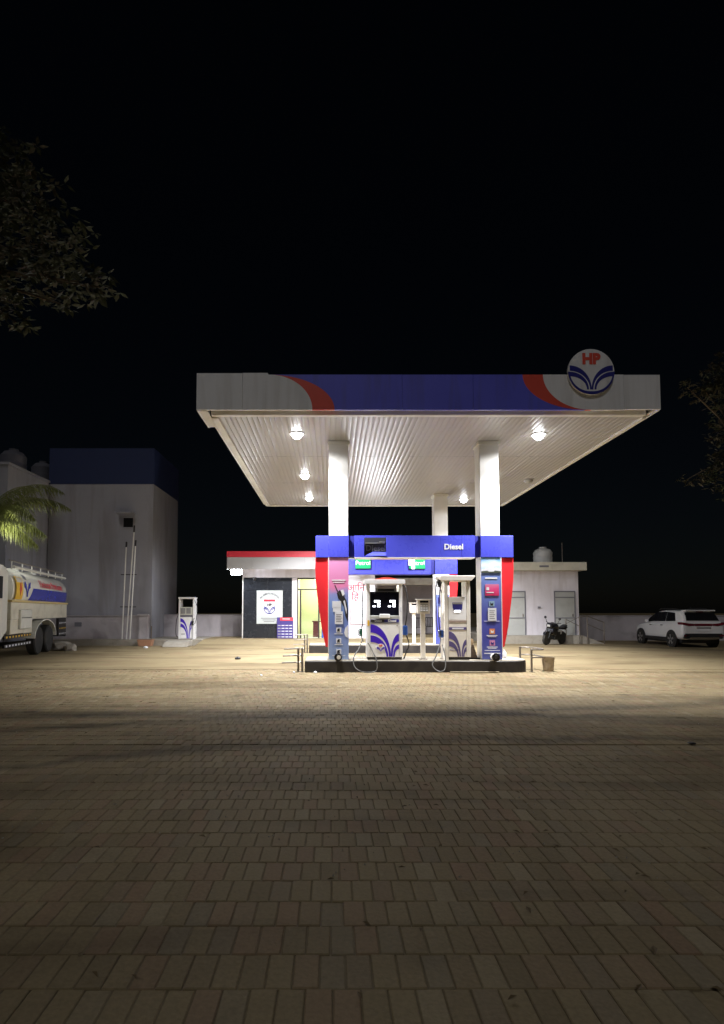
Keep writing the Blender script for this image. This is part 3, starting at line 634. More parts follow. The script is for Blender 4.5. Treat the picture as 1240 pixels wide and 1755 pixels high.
B(X0+.11, X0+.17, YA+.1, YB-.1, 2.25, 2.369).build('roof_bracket', GREYP, t)
nozzle(X0-.1, YA+.08, 2.3, t, RUBBER, -1)
hose([(X0-.13,YA+.05,2.42),(X0-.2,YA+.05,2.2),(X0-.2,YA+.05,1.7),(X0-.19,YA+.05,1.2),(X0-.1,YA+.05,.9),(X0-.13,YA-.02,.7),(X0-.25,YA-.12,.42),(X0-.36,YA-.2,.2),(X0-.22,YA-.26,.05),(X0-.05,YA-.24,.1),(X0-.02,YA-.15,.4),(X0-.06,YA+.0,.7)], .014, GREYHOSE, t)
hose([(X0-.05,YA+.06,2.35),(X0-.11,YA+.06,2.0),(X0-.13,YA+.06,1.3),(X0-.08,YA+.06,.95)], .014, RUBBER, t, 'hanging_hose')
B(X0-.12, X0-.005, YA+.08, YA+.24, .88, 1.08).build('nozzle_boot', CBLUE, t, bevel=.02)

# third pump, on the raised walk by the compound wall
t = thing('fuel_pump', 'open framed fuel pump with louvred head in front of the compound wall', 'fuel pump', (-6.68, 25.5, .28), 'fuel pumps')
X0, X1, YA, YB = -7.06, -6.35, 25.25, 25.75
for x in (X0, X1-.06): B(x, x+.06, YA, YB, .28, 2.14).build('side_column', PUMPW, t, bevel=.006)
B(X0-.02, X1+.02, YA-.03, YB+.03, 2.142, 2.22).build('top_bar', PUMPW, t, bevel=.008)
B(X0+.08, X1-.1, YA+.03, YB-.03, .3, 1.3).build('cabinet', PUMPW, t, bevel=.006)
hd = B(X0+.062, X1-.09, YA+.0, YB, 1.4, 1.76).build('head', M('pump_head_grey', (.55,.56,.5), .5), t, bevel=.01)
for xx in (X0+.1, X0+.36):
    lv = B(xx, xx+.2, YA-.012, YA-.001, 1.46, 1.71).build('louvre_window', PRINTG, hd)
    for k in range(5): B(xx+.01, xx+.19, YA-.02, YA-.0125, 1.48+k*.045, 1.5+k*.045).build('louvre', GREYP, hd)
B(X0+.062, X1-.09, YA+.02, YB-.02, 1.302, 1.39).build('neck', PRINTG, t)
dp = B(X0+.082, X1-.102, YA+.012, YA+.029, .31, 1.29).build('door_panel', PUMPW, t)
gm = G(); petals(gm, X0+.46, .32, X0+.09, [((1.24,-.01),(1.08,-.04)), ((1.0,-.05),(.84,-.08))], YA+.006, YA+.0115); petals(gm, X0+.46, .32, X1-.11, [((1.12,.01),(.96,.03)), ((.88,.04),(.76,.06))], YA+.006, YA+.0115); gm.build('leaf_print', PBLUE, dp)
B(X0+.13, X0+.3, YA+.007, YA+.0115, .5, .53).build('worn_print', PRINTG, dp)
hose([(X1+.0,YA+.1,2.1),(X1+.12,YA+.1,1.7),(X1+.08,YA+.1,1.2),(X1+.01,YA+.1,.98)], .016, RUBBER, t); nozzle(X1-.03, YA-.04, 1.02, t, RUBBER, 1)
hose([(X0-.02,YA+.1,1.5),(X0-.13,YA+.1,1.1),(X0-.14,YA+.1,.5),(X0-.03,YA+.1,.36)], .016, RUBBER, t)

# keypad posts
def keypad(x, y, z0, label, s=1.):
    t = thing('keypad_post', label, 'keypad post', (x, y, z0), 'keypad posts on the islands')
    B(x-.1, x+.1, y-.09, y+.09, z0, z0+.02).build('foot_plate', STEEL, t)
    B(x-.06, x+.06, y-.05, y+.05, z0+.021, z0+1.2*s).build('post', PUMPD, t, bevel=.008)
    bx = B(x-.15, x+.17, y-.13, y+.1, z0+1.2*s, z0+1.56*s).build('box', PUMPD, t, bevel=.01)
    B(x-.18, x+.21, y-.17, y+.12, z0+1.562*s, z0+1.58*s).build('lid', PUMPD, t)
    B(x-.09, x+.13, y-.136, y-.131, z0+1.25*s, z0+1.46*s).build('keypad', GREYP, bx); B(x-.09, x+.13, y-.136, y-.131, z0+1.485*s, z0+1.54*s).build('screen', GLASSB, bx)
    for r_ in range(3):
        for c_ in range(3): B(x-.075+c_*.07, x-.025+c_*.07, y-.142, y-.1365, z0+(1.27+r_*.06)*s, z0+(1.305+r_*.06)*s).build('key', PAPER, bx)
keypad(2.41, 14.35, ZI, 'keypad post between the two pumps on the front island')
keypad(3.15, 20.75, ZI, 'keypad post on the rear island beyond the front one')

# small things on and by the front island
t = thing('traffic_cone', 'small grubby dark cone standing beside the slim pump', 'cone', (3.78, 14.6, ZI))
B(3.62, 3.94, 14.44, 14.76, ZI, ZI+.03).build('base', RUBBER, t, bevel=.006)
G().lathe([(.125,.03),(.03,.36),(.02,.37)], (3.78, 14.6, ZI), n=18).build('cone', M('dirty_cone', (.14,.1,.07), .7, var=.5, scale=9, dirt=.5), t, smooth=True); G().lathe([(.1,.11),(.078,.17)], (3.78, 14.6, ZI), n=18).build('band', GREYP, t, smooth=True)
tag(G().lathe([(.001,0),(.06,.002),(.065,.05),(.06,.14),(.025,.19),(.025,.22),(.001,.222)], (4.7, 14.85, ZI), n=16).build('plastic_bottle', PAPER, smooth=True), 'small white plastic bottle on the island beside the red fin', 'bottle')
gm = G(); nn = 20; prof = [(.115,0),(.13,.06),(.135,.16),(.14,.26),(.15,.37),(.14,.37),(.125,.25),(.12,.05)]
for r_, z in prof:
    for j in range(nn):
        a = 2*math.pi*j/nn; sq = 1/max(abs(math.cos(a)), abs(math.sin(a)))**.6
        q = r_*sq*(1+.12*noise.noise(Vector((math.cos(a)*2, math.sin(a)*2, z*6)))); gm.v.append((5.73+q*math.cos(a), 14.45+q*math.sin(a), z+.012*noise.noise(Vector((a*2, z*9, 1)))*(z > .1)))
for i in range(len(prof)-1):
    for j in range(nn): a = i*nn+j; b = i*nn+(j+1)%nn; gm.f.append((a, b, b+nn, a+nn))
gm.f.append(tuple(reversed(range(nn)))); gm.f.append(tuple((len(prof)-1)*nn+j for j in range(nn)))
tag(gm.build('battered_tin', TIN, smooth=True), 'battered rusty tin bucket on the ground beside the pipe guard', 'bucket')
def lump(name, x, y, z, r, mat, label, cat, sz=.7, n=10, group=None):
    bm = bmesh.new(); bmesh.ops.create_icosphere(bm, subdivisions=2, radius=1); gm = G()
    s = random.random()*50
    gm.v = [(x+v.co.x*r*(1+.35*noise.noise(v.co*1.7+Vector((s,0,0)))), y+v.co.y*r*(1+.35*noise.noise(v.co*1.7+Vector((s,3,0)))), z+max(0, (v.co.z*sz+.35)*r*(1+.3*noise.noise(v.co*2+Vector((s,0,5)))))) for v in bm.verts]
    gm.f = [tuple(v.index for v in f.verts) for f in bm.faces]; bm.free()
    return tag(gm.build(name, mat), label, cat, group)
lump('rag', -3.05, 17.9, 0, .1, BLACK, 'small black rag lying on the bright forecourt', 'rag', .5)
lump('rag', 4.28, 6.55, 0, .045, BLACK, 'crumpled black rag on the dim block paving', 'rag', .3)
for (x, y, r_, lb_) in ((-.95, 14.05, .03, 'tiny pale stone under the front pipe guard'), (-.4, 13.98, .045, 'pale stone at the foot of the black front kerb'), (-7.9, 23.3, .09, 'larger pale stone near the terracotta planter'), (-1.7, 13.4, .03, 'tiny pale stone out on the bright block paving'), (.95, 16.8, .04, 'pale stone between the two pump islands')):
    lump('stone', x, y, 0, r_, PAPER, lb_, 'stone', .7, group='pale stones on the ground')
tag(B(3.05, 4.3, 14.0, 14.06, .004, .03).build('timber_batten', M('dusty_batten', (.36,.3,.2), .9), bevel=.004), 'thin dusty timber batten lying along the black kerb', 'batten')

# ------------------------------------------------------------------ office
YO = 26.0; Z0 = .282
off = thing('office_building', 'single storey office with grey eave, red top band and dark cladding', 'building', (-1.2, 28, Z0))
clad = [(-4.19,-3.02,.3,2.56),(-3.015,-1.87,.3,2.56),(-4.19,-3.02,2.565,3.17),(-3.015,-1.87,2.565,3.17)]
for a in clad: B(a[0], a[1], YO, YO+.03, a[2], a[3]).build('cladding_panel', CLAD, off, bevel=.003)
B(-4.2, -1.87, YO+.032, YO+.2, Z0, 3.2).build('wall', WALLW, off)
B(-4.235, -4.195, YO-.02, YO+.2, Z0, 3.18).build('corner_trim', WHITE, off)
B(-1.866, -1.62, YO-.03, YO+.2, Z0, 3.17).build('pier', WALLW, off, bevel=.01)
B(-4.24, 2.1, YO-.02, YO+.2, 3.18, 3.62).build('lintel', WALLW, off)
B(.35, 2.1, YO, YO+.2, Z0, 3.18).build('wall', WALLW, off)
B(-4.24, -4.04, YO+.201, 30.6, Z0, 3.62).build('wall', WALLW, off); B(1.9, 2.1, YO+.201, 30.6, Z0, 3.62).build('wall', WALLW, off); B(-4.03, 1.89, 30.4, 30.6, Z0, 3.62).build('wall', WALLW, off)
ev = B(-4.82, 2.35, 25.2, 30.8, 3.622, 4.05).build('eave', DARKIN, off)
for k in range(6): B(-4.82+k*1.195, -4.82+(k+1)*1.195-.006, 25.17, 25.198, 3.52, 4.075).build('fascia_panel', M('eave_grey_panel', (.36,.36,.37), .4, var=.05) if k == 0 else bpy.data.materials['eave_grey_panel'], off)
B(-4.84, 2.36, 25.16, 25.3, 4.08, 4.35).build('red_band', M('red_band_paint', (.55,.03,.05), .4), off); B(-4.84, -4.822, 25.2, 30.8, 3.52, 4.35).build('eave_end', bpy.data.materials['eave_grey_panel'], off)
B(-4.8, 2.33, 25.21, 25.98, 3.6, 3.62).build('eave_soffit', WHITE, off)
# doorway, glazed door, lit room
B(-1.62, -1.57, YO+.02, YO+.1, Z0, 3.17).build('door_post', BRONZE, off); B(.3, .35, YO+.02, YO+.1, Z0, 3.17).build('door_post', BRONZE, off)
B(-1.57, .3, YO+.02, YO+.1, 3.1, 3.17).build('door_head', BRONZE, off); B(-1.57, .3, YO+.02, YO+.1, 2.58, 2.64).build('door_transom', BRONZE, off)
dr = B(-1.5, -1.42, YO+.03, YO+.09, Z0+.01, 2.575).build('door_stile', BRONZE, off); B(-.62, -.55, YO+.03, YO+.09, Z0+.01, 2.575).build('door_stile', BRONZE, off)
B(-1.565, .295, YO+.055, YO+.061, 2.645, 3.095).build('pane', DGLASS, off); B(-1.415, -.625, YO+.055, YO+.061, Z0+.02, 2.57).build('pane', DGLASS, off)
B(-1.62, 1.9, YO+.2, 30.4, Z0-.02, Z0+.004).build('room_floor', M('pale_floor_tile', (.6,.6,.52), .4), off)
B(-1.72, -1.64, YO+.2, 29.2, Z0, 3.4).build('room_wall', GREENI, off); B(.8, .88, YO+.21, 29.2, Z0, 3.4).build('room_wall', GREENI, off); B(-1.64, .8, 29.1, 29.2, Z0, 3.4).build('room_wall', GREENI, off)
B(-1.64, .8, YO+.21, 29.1, 3.3, 3.38).build('room_ceiling', WHITE, off)
t = thing('tube_light', 'tube light on the office ceiling inside the doorway', 'lamp', (-.3, 28.4, 3.22)); B(-.9, .3, 28.38, 28.44, 3.26, 3.298).build('batten', WHITE, t); G().tube([(-.88,28.41,3.24),(.28,28.41,3.24)], .014, 8).build('tube', TUBE, t)
l = bpy.data.lights.new('room_lamp', 'POINT'); l.energy = 150; l.shadow_soft_size = .2; l.color = (1, .98, .82); o = bpy.data.objects.new('room_lamp', l); COL.objects.link(o); o.location = (-.35, 27.9, 3.0)
t = thing('desk', 'maroon wooden desk inside the lit office doorway', 'desk', (-.55, 27.5, Z0)); B(-.95, .6, 27.2, 27.9, 1.04, 1.08).build('top', WOOD, t); B(-.9, -.6, 27.25, 27.85, Z0+.005, 1.04).build('pedestal', WOOD, t); B(.2, .5, 27.25, 27.85, Z0+.005, 1.04).build('pedestal', WOOD, t)
t = thing('drinks_cooler', 'blue cooler cabinet standing by the office door', 'cooler', (.0, 26.5, Z0)); B(-.45, .05, 26.3, 26.8, Z0+.005, 1.7).build('cabinet', CBLUE, t, bevel=.02); B(-.4, 0, 26.28, 26.299, .9, 1.6).build('door', PAPER, t)
# sign board
t = thing('emblem_board', 'white notice board with the round leaf emblem on the dark cladding', 'sign', (-2.93, YO-.02, .97))
B(-3.55, -2.31, YO-.03, YO-.004, .97, 2.56).build('board', M('pale_board', (.5,.54,.54), .45, var=.04), t, bevel=.004)
s_ = 'M/s ANAND FILLING STATION'; r_ = .86; cxb, czb = -2.93, 1.52
for i, ch in enumerate(s_):
    if ch == ' ': continue
    a = R(90+40*(1-2*i/(len(s_)-1))); ca, sa = math.cos(a), math.sin(a); px, pz = cxb+r_*ca*.72, czb+r_*sa
    rot = (a-math.pi/2)*.8; cr_, sr_ = math.cos(rot), math.sin(rot)
    G().text(ch, lambda u, v, d, px=px, pz=pz, cr_=cr_, sr_=sr_: (px+u*cr_-v*sr_, YO-.034-d, pz+u*sr_+v*cr_), .115, .002, .003).build('letter', PRINTG, t)
pl = B(-3.25, -2.62, YO-.036, YO-.031, 1.36, 2.15).build('emblem_plate', PAPER, t); B(-3.21, -2.66, YO-.041, YO-.0365, 2.03, 2.13).build('red_header', PRINTR, t)
logo(t, -2.935, 1.72, .27, YO-.045, PRINTN, BLACK, PAPER)
G().tube([(-2.935+.275*math.cos(a), YO-.05, 1.72+.275*math.sin(a)) for a in [2*math.pi*i/32 for i in range(33)]], .006, 5).build('emblem_ring', PRINTN, t)
for k, wd in enumerate((.78,.62,.5)): B(-2.95-wd/2, -2.95+wd/2, YO-.034, YO-.0305, 1.22-k*.08, 1.25-k*.08).build('print_line', PRINTG, t)
# price board
t = thing('price_board', 'red and navy board of figures leaning at the office pier', 'board', (-2.15, YO-.15, Z0))
B(-2.56, -1.79, YO-.2, YO-.16, Z0+.003, 1.28).build('panel', M('board_navy', (.05,.035,.2), .5), t, bevel=.004); B(-2.42, -1.79, YO-.204, YO-.2005, 1.12, 1.278).build('red_header', M('board_red', (.6,.05,.07), .5), t)
for r_ in range(5):
    for c_ in range(4): B(-2.52+c_*.18, -2.38+c_*.18, YO-.203, YO-.2005, .34+r_*.135, .375+r_*.135).build('figure_strip', PAPER if c_ else GREYP, t)
B(-2.3, -1.95, YO-.207, YO-.2045, 1.19, 1.22).build('header_print', PAPER, t)
# wall notice in red
t = thing('painted_wall_notice', 'red painted lettering and framed notice on the floodlit office wall', 'notice', (1.2, YO, 1.0))
G().text('आिन', front(1.2, 2.55, YO-.003), .45, .004, .004).text('िह', front(1.15, 2.12, YO-.003), .45, .004, .004).build('lettering', PRINTR, t)
fb = B(.95, 1.75, YO-.02, YO-.001, .95, 2.05).build('notice_sheet', PAPER, t)
G().box(.93, .95, YO-.025, YO-.0005, .93, 2.07).box(1.75, 1.77, YO-.025, YO-.0005, .93, 2.07).box(.9505, 1.7495, YO-.025, YO-.0005, 2.05, 2.07).box(.9505, 1.7495, YO-.025, YO-.0005, .93, .95).build('frame', WOOD, t)
for k in range(10): B(1.02, 1.66-.1*(k%3), YO-.022, YO-.0202, 1.05+k*.09, 1.065+k*.09).build('print_line', PRINTG, fb)
# floodlights and dome camera
def flood(x, y, z, aim, power, label, size=R(150), w_=.3):
    t = thing('floodlight', label, 'lamp', (x, y, z), 'floodlights')
    B(x-w_/2, x+w_/2, y, y+.1, z-.13, z+.13).build('body', GREYP, t, bevel=.02); B(x-w_/2+.02, x+w_/2-.02, y-.012, y-.001, z-.11, z+.11).build('lens', FLOODL, t)
    G().tube([(x-w_/2-.02,y+.05,z),(x-w_/2-.02,y+.05,z+.17),(x+w_/2+.02,y+.05,z+.17),(x+w_/2+.02,y+.05,z)], .012, 6).build('bracket', STEEL, t)
    l = bpy.data.lights.new('flood', 'POINT'); l.energy = power; l.shadow_soft_size = .1; l.color = (.88, .93, 1)
    o = bpy.data.objects.new('flood', l); COL.objects.link(o); o.location = (x, y-.13, z)
flood(-4.45, 25.5, 3.4, (.1,-1,-.45), 130, 'glaring floodlight under the corner of the office eave', w_=.55)
flood(2.02, 25.0, 3.5, (-.05,-1,-.5), 300, 'glaring floodlight on the office wall side behind the large pump')
tag(G().lathe([(.001,-.16),(.05,-.15),(.075,-.1),(.08,-.02),(.08,0)], (-3.62, 25.75, 3.175), n=16).build('dome_camera', BLACK, smooth=True), 'small dark dome camera under the office eave', 'camera')

# open shed behind the pumps
sh = thing('open_shed', 'low open shed with pale walls behind the rear island', 'shed', (4.3, 30.5, Z0))
B(2.3, 6.3, 31.6, 31.8, Z0, 3.2).build('back_wall', DADO, sh); B(2.3, 6.3, 29.2, 31.9, 3.2, 3.35).build('roof_slab', CONC, sh); B(2.3, 6.3, 29.2, 29.4, 2.98, 3.198).build('front_lintel', CONC, sh)
B(6.05, 6.25, 29.25, 29.45, Z0, 2.978).build('post', WALLW, sh); B(2.3, 2.5, 29.25, 29.45, Z0, 2.978).build('post', WALLW, sh)
for (x, y, lb_) in ((4.7, 29.0, 'dark slatted chair at the front edge of the open shed'), (5.5, 30.4, 'dark slatted chair at the back wall of the open shed')):
    t = thing('plastic_chair', lb_, 'chair', (x, y, Z0), 'chairs under the shed')
    B(x-.24, x+.24, y-.24, y+.24, Z0+.42, Z0+.45).build('seat', BLACK, t)
    for sx in (-.22, .2):
        for sy in (-.22, .2): B(x+sx, x+sx+.03, y+sy, y+sy+.03, Z0+.002, Z0+.42).build('leg', BLACK, t)
    for k in range(5): B(x-.22+k*.1, x-.18+k*.1, y+.2, y+.23, Z0+.452, Z0+.9).build('back_slat', BLACK, t)
    B(x-.24, x+.24, y+.195, y+.235, Z0+.902, Z0+.95).build('top_rail', BLACK, t)
t = thing('parked_scooter', 'dark scooter parked under the open shed', 'scooter', (6.0, 29.0, Z0))
for yy in (-.6, .6): G().lathe([(.12,-.05),(.24,-.05),(.25,0),(.24,.05),(.12,.05)], (6.0+yy*.5, 29.0+yy, Z0+.25), 'x', 20).build('wheel', TYRE, t, smooth=True)
G().yz([(28.2,.62),(28.3,1.2),(28.4,1.25),(28.5,.75),(28.9,.62),(29.1,.95),(29.8,1.0),(29.85,.75),(29.5,.55),(28.6,.5)], 5.85, 6.12).build('body', BIKE, t, bevel=.03); G().tube([(5.65,28.35,1.42),(6.0,28.3,1.35),(6.35,28.35,1.42)], .02, 6).build('handlebar', BLACK, t)
tag(B(6.52, 6.78, 26.6, 26.66, .282, 2.3).build('leaning_sheet', PAPER, bevel=.01), 'tall pale sheet standing upright behind the slim pump', 'sheet')

# ------------------------------------------------------------------ left: tall block, compound wall, vent pipes
blk = thing('tall_white_building', 'tall plain white building with a dark blue parapet', 'building', (-11, 28, .28))
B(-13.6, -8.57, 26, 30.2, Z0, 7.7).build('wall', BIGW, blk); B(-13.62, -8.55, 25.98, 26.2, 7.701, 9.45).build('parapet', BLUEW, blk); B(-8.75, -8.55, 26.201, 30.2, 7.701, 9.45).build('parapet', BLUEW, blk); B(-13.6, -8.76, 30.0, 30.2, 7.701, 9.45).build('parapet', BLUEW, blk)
B(-9.98, -9.52, 25.975, 25.998, 5.6, 6.05).build('window', M('window_dark', (.006,.006,.008), .3), blk); B(-10.25, -9.4, 25.5, 25.998, 6.22, 6.29).build('sunshade', BIGW, blk)
G().box(-10.02, -9.981, 25.96, 25.998, 5.56, 6.09).box(-9.519, -9.48, 25.96, 25.998, 5.56, 6.09).box(-9.98, -9.52, 25.96, 25.998, 6.051, 6.09).box(-9.98, -9.52, 25.95, 25.998, 5.56, 5.599).build('window_frame', BIGW, blk)
wg = thing('building_wing', 'lower white wing of the tall building behind the tanker', 'building', (-17, 26, .28))
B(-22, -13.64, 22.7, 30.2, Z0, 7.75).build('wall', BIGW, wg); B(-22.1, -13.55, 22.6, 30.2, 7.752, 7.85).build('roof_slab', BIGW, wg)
B(-13.636, -13.6, 24.1, 24.6, 6.2, 6.3).build('rain_spout', PRINTG, wg)
for k, (x, y) in enumerate(((-14.9, 25.2), (-14.6, 27.3))):
    tk = thing('rooftop_water_tank', ('water tank on the wing roof above the tanker', 'second water tank on the wing roof next to the blue parapet')[k], 'water tank', (x, y, 7.85), 'water tanks on the wing roof')
    G().lathe([(.55,0),(.56,.2),(.54,.22),(.56,.5),(.54,.52),(.56,.85),(.4,1.05),(.2,1.12)], (x, y, 7.95), n=24).build('tank', DTANK, tk, smooth=True); G().lathe([(.2,1.12),(.21,1.2),(.001,1.22)], (x, y, 7.95), n=16).build('lid', DTANK, tk); B(x-.6, x+.6, y-.6, y+.6, 7.852, 7.949).build('stand', CONC, tk)
cw = thing('compound_wall', 'low grey compound wall with capped pier in front of the tall building', 'wall', (-10, 25.6, .28))
B(-20, -8.6, 25.65, 25.85, Z0, 1.33).build('wall', DADO, cw); B(-20, -8.6, 25.6, 25.9, 1.332, 1.37).build('coping', DADO, cw); B(-8.98, -8.6, 25.5, 25.648, Z0, 1.36).build('pier', DADO, cw); B(-9.05, -8.53, 25.44, 25.598, 1.361, 1.43).build('pier_cap', DADO, cw); B(-12.05, -11.72, 25.63, 25.648, .85, 1.05).build('meter_plate', PRINTG, cw)
tag(G().box(-8.55, -4.3, 27.9, 28.1, Z0, 1.36).box(-8.55, -4.3, 27.87, 28.13, 1.361, 1.4).build('compound_wall', DADO), 'stained grey compound wall between the office and the tall building', 'wall')
vp = thing('vent_pipes', 'three slender white vent pipes clamped together against the tall building', 'pipes', (-9.35, 25.2, .28))
for (xb, xt, zt, cap) in ((-9.64, -9.55, 4.55, .25), (-9.44, -9.2, 5.25, .32), (-9.28, -9.12, 4.6, .28)):
    G().tube([(xb,25.2,.28),(xt,25.25,zt)], .028, 8).build('pipe', WHITE, vp, smooth=True); G().tube([(xt,25.25,zt),(xt+.01,25.25,zt+cap)], .04, 8).build('vent_cap', BLACK, vp, smooth=True)
for z in (1.75, 3.25): B(-9.78, -9.05, 25.26, 25.29, z, z+.04).build('clamp', BLACK, vp)
t = thing('flower_pot', 'terracotta planter with a bare stick at the foot of the raised walk', 'planter', (-8.35, 24.6, 0)); G().xz([(-8.62,0),(-8.08,0),(-8.0,.3),(-8.7,.3)], 24.45, 24.8).build('pot', TERRA, t, bevel=.012); G().tube([(-8.1,24.6,.3),(-8.09,24.6,.9)], .02, 6).build('stick', BARK, t)
G().box(-8.64, -8.06, 24.5, 24.75, .301, .31).build('soil', BARK, t)
tag(G().yz([(23.9,.004),(24.88,.004),(24.88,.26),(24.2,.2)], -7.4, -6.3).build('broken_slab', CONC, bevel=.02), 'broken concrete slab leaning on the raised walk below the open framed pump', 'slab')
t = lump('concrete_block', -10.9, 22.1, 0, .42, CONC, 'rough concrete lump lying beside the tanker wheels', 'block', .5)
lump('concrete_block', -10.35, 21.7, 0, .26, CONC, 'smaller pale concrete lump at the tanker tail', 'block', .8)

# ------------------------------------------------------------------ fuel tanker (local: +Y is its front, flank seen is x=-1.2)
tr = thing('fuel_tanker', 'white and cream fuel tanker with blue band and red lettering', 'tanker truck', (-12.57, 23.33, 0), rz=R(192.9))
def tsec(z, zc=2.28, hh=.74, hw=1.2, p=2.6):
    u = min(1, abs(z-zc)/hh); return hw*(1-u**p)**(1/p)
gm = G(); N = 40; st = [(0,.55),(.05,.8),(.16,.94),(.35,1),(3.4,1),(6.5,1),(6.68,.94),(6.76,.8)]
for yy, s in st:
    for j in range(N):
        a = 2*math.pi*j/N; c, si = math.cos(a), math.sin(a); q = (abs(c)**2.6+abs(si)**2.6)**(-1/2.6); gm.v.append((1.2*s*q*c, yy, 2.28+.74*s*q*si))
for i in range(len(st)-1):
    for j in range(N): a = i*N+j; b = i*N+(j+1)%N; gm.f.append((a, b, b+N, a+N))
gm.f.append(tuple(reversed(range(N)))); gm.f.append(tuple((len(st)-1)*N+j for j in range(N)))
gm.f = [f[::-1] for f in gm.f]
tank = gm.build('tank', TWHITE, tr, smooth=True)
def decal(y0, y1, z0, z1, name, mat, o=.006, parent=tank, skew=0):
    gm = G(); n = 10
    for k in range(n+1):
        z = z0+(z1-z0)*k/n; x = -tsec(z)-o; gm.v += [(x, y0, z), (x, y1+skew*k/n, z)]
    gm.f = [(2*k, 2*k+2, 2*k+3, 2*k+1) for k in range(n)]; return gm.build(name, mat, parent)
decal(.3, 5.3, 1.94, 2.36, 'blue_band', TBLUE, skew=-.4); decal(5.95, 6.62, 1.95, 2.68, 'hazard_panel', YELL)
decal(6.02, 6.55, 2.5, 2.66, 'hazard_heading', TWHITE, .01); G().yz([(6.12,2.3),(6.22,2.52),(6.32,2.3),(6.22,2.08)], -1.215, -1.209).build('hazard_diamond', FRED, tank)
side = lambda y, z, o=.01: (lambda a, b, c: (-tsec(z+b)-o-c, y-a, z+b))
G().text('Hindustan Petroleum', side(2.55, 2.43), .36, .006, .004).build('lettering', M('tanker_red', (.6,.06,.09), .35), tank)
gm = G()
for s in (-1, 1):
    U = [(5.55+s*.3*(1-math.cos(t_)), 2.05+.5*math.sin(t_)) for t_ in [math.pi/2*i/8 for i in range(9)]]; Lw = [(5.55+s*(.05+.25*(1-math.cos(t_))), 2.05+.3*math.sin(t_)) for t_ in [math.pi/2*i/8 for i in range(9)]]
    for i in range(8): gm.yz([U[i], U[i+1], Lw[i+1], Lw[i]], -1.216, -1.207)
gm.build('leaf_emblem', TBLUE, tank); G().text('HP', side(5.55, 2.63), .22, .008, .004).build('emblem_letters', PRINTG, tank)
for x in (-1.0, 1.0):
    G().tube([(x,.1,3.18),(x,6.7,3.18)], .025, 8).build('top_rail', STEEL, tr, smooth=True); G().tube([(x*1.1,.2,2.98),(x*1.1,6.6,2.98)], .05, 8).build('top_pipe', TWHITE, tr, smooth=True)
    for k in range(7): G().tube([(x,.3+k*1.03,2.9),(x,.3+k*1.03,3.18)], .02, 6).build('rail_post', WHITE, tr)
for k in range(3): G().lathe([(.25,0),(.25,.12),(.22,.16),(.001,.17)], (0, 1.2+k*2.1, 2.99), n=18).build('hatch', TWHITE, tr)
sk_ = B(-1.16, 1.16, .02, 6.9, 1.3, 1.86).build('skirt', TCREAM, tr, bevel=.015); B(-1.2, 1.2, .0, 6.95, 1.862, 1.93).build('yellow_rail', M('tanker_yellow', (.6,.47,.2), .4), tr, bevel=.008)
B(-1.15, 1.15, 4.75, 6.9, .85, 1.298).build('lower_skirt', TCREAM, tr, bevel=.01); tb = B(-1.24, -1.151, 5.1, 6.2, 1.0, 1.62).build('tool_box', TWHITE, tr, bevel=.015)
G().tube([(-1.25,5.15,1.36),(-1.25,6.15,1.36)], .012, 6).build('hinge', BLACK, tb)
B(-.42, -.32, .1, 9.3, .75, 1.0).build('chassis_rail', BLACK, tr); B(.32, .42, .1, 9.3, .75, 1.0).build('chassis_rail', BLACK, tr)
rear_guard = B(-1.15, -1.05, .05, 1.25, .55, 1.29).build('rear_side_panel', BLACK, tr)
for k in range(3):
    for j in range(5): B(-1.157, -1.151, .1+j*.23, .2+j*.23, .62+k*.22, .67+k*.22).build('reflector_strip', (PAPER, YELL)[k == 1], rear_guard)
B(-1.15, 1.15, .0, .1, .5, .7).build('rear_bumper', BLACK, tr)
def wheel(x, y, r, wd, parent, tyre=TYRE, rim=RIM, out=-1, spokes=0):
    w_ = G().lathe([(r*.6,-wd/2),(r*.93,-wd/2),(r,-wd*.36),(r,wd*.36),(r*.93,wd/2),(r*.6,wd/2)], (x, y, r), 'x', 28).build('wheel', tyre, parent, smooth=True)
    G().lathe([(r*.61,-wd*.4),(r*.58,out*wd*.2),(r*.3,out*wd*.36),(r*.12,out*wd*.44),(.001,out*wd*.44)] if out > 0 else [(.001,-wd*.44),(r*.12,-wd*.44),(r*.3,-wd*.36),(r*.58,-wd*.3),(r*.61,-wd*.42),(r*.61,wd*.4)], (x, y, r), 'x', 24).build('rim', rim, w_, smooth=True)
    return w_
for yy in (2.45, 3.8):
    for x in (-.98, .98): wheel(x, yy, .52, .3, tr, rim=ENG, out=(-1 if x < 0 else 1))
for yy in (8.3,):
    for x in (-.98, .98): wheel(x, yy, .52, .3, tr, rim=ENG, out=(-1 if x < 0 else 1))
gm = G(); A = [(3.12+1.42*math.cos(a), .62+.66*math.sin(a)) for a in [math.pi*i/14 for i in range(15)]]; Bq = [(3.12+1.36*math.cos(a), .62+.62*math.sin(a)) for a in [math.pi*i/14 for i in range(15)]]
for i in range(14): gm.yz([A[i], A[i+1], Bq[i+1], Bq[i]], -1.19, -.8)
gm.build('mudguard', TWHITE, tr)
for z in (.45, .72):
    ug = B(-1.12, -1.07, 4.7, 7.3, z, z+.1).build('side_guard', BLACK, tr)
    for j in range(9): B(-1.126, -1.121, 4.8+j*.28, 4.92+j*.28, z+.02, z+.08).build('stripe', YELL if z > .6 else PAPER, ug)
cb = G().yz([(7.25,.95),(7.25,2.75),(7.5,2.95),(8.6,2.95),(9.2,2.0),(9.35,1.8),(9.35,.6),(7.9,.6)], -1.18, 1.18).build('cab', TWHITE, tr, bevel=.06, seg=2)
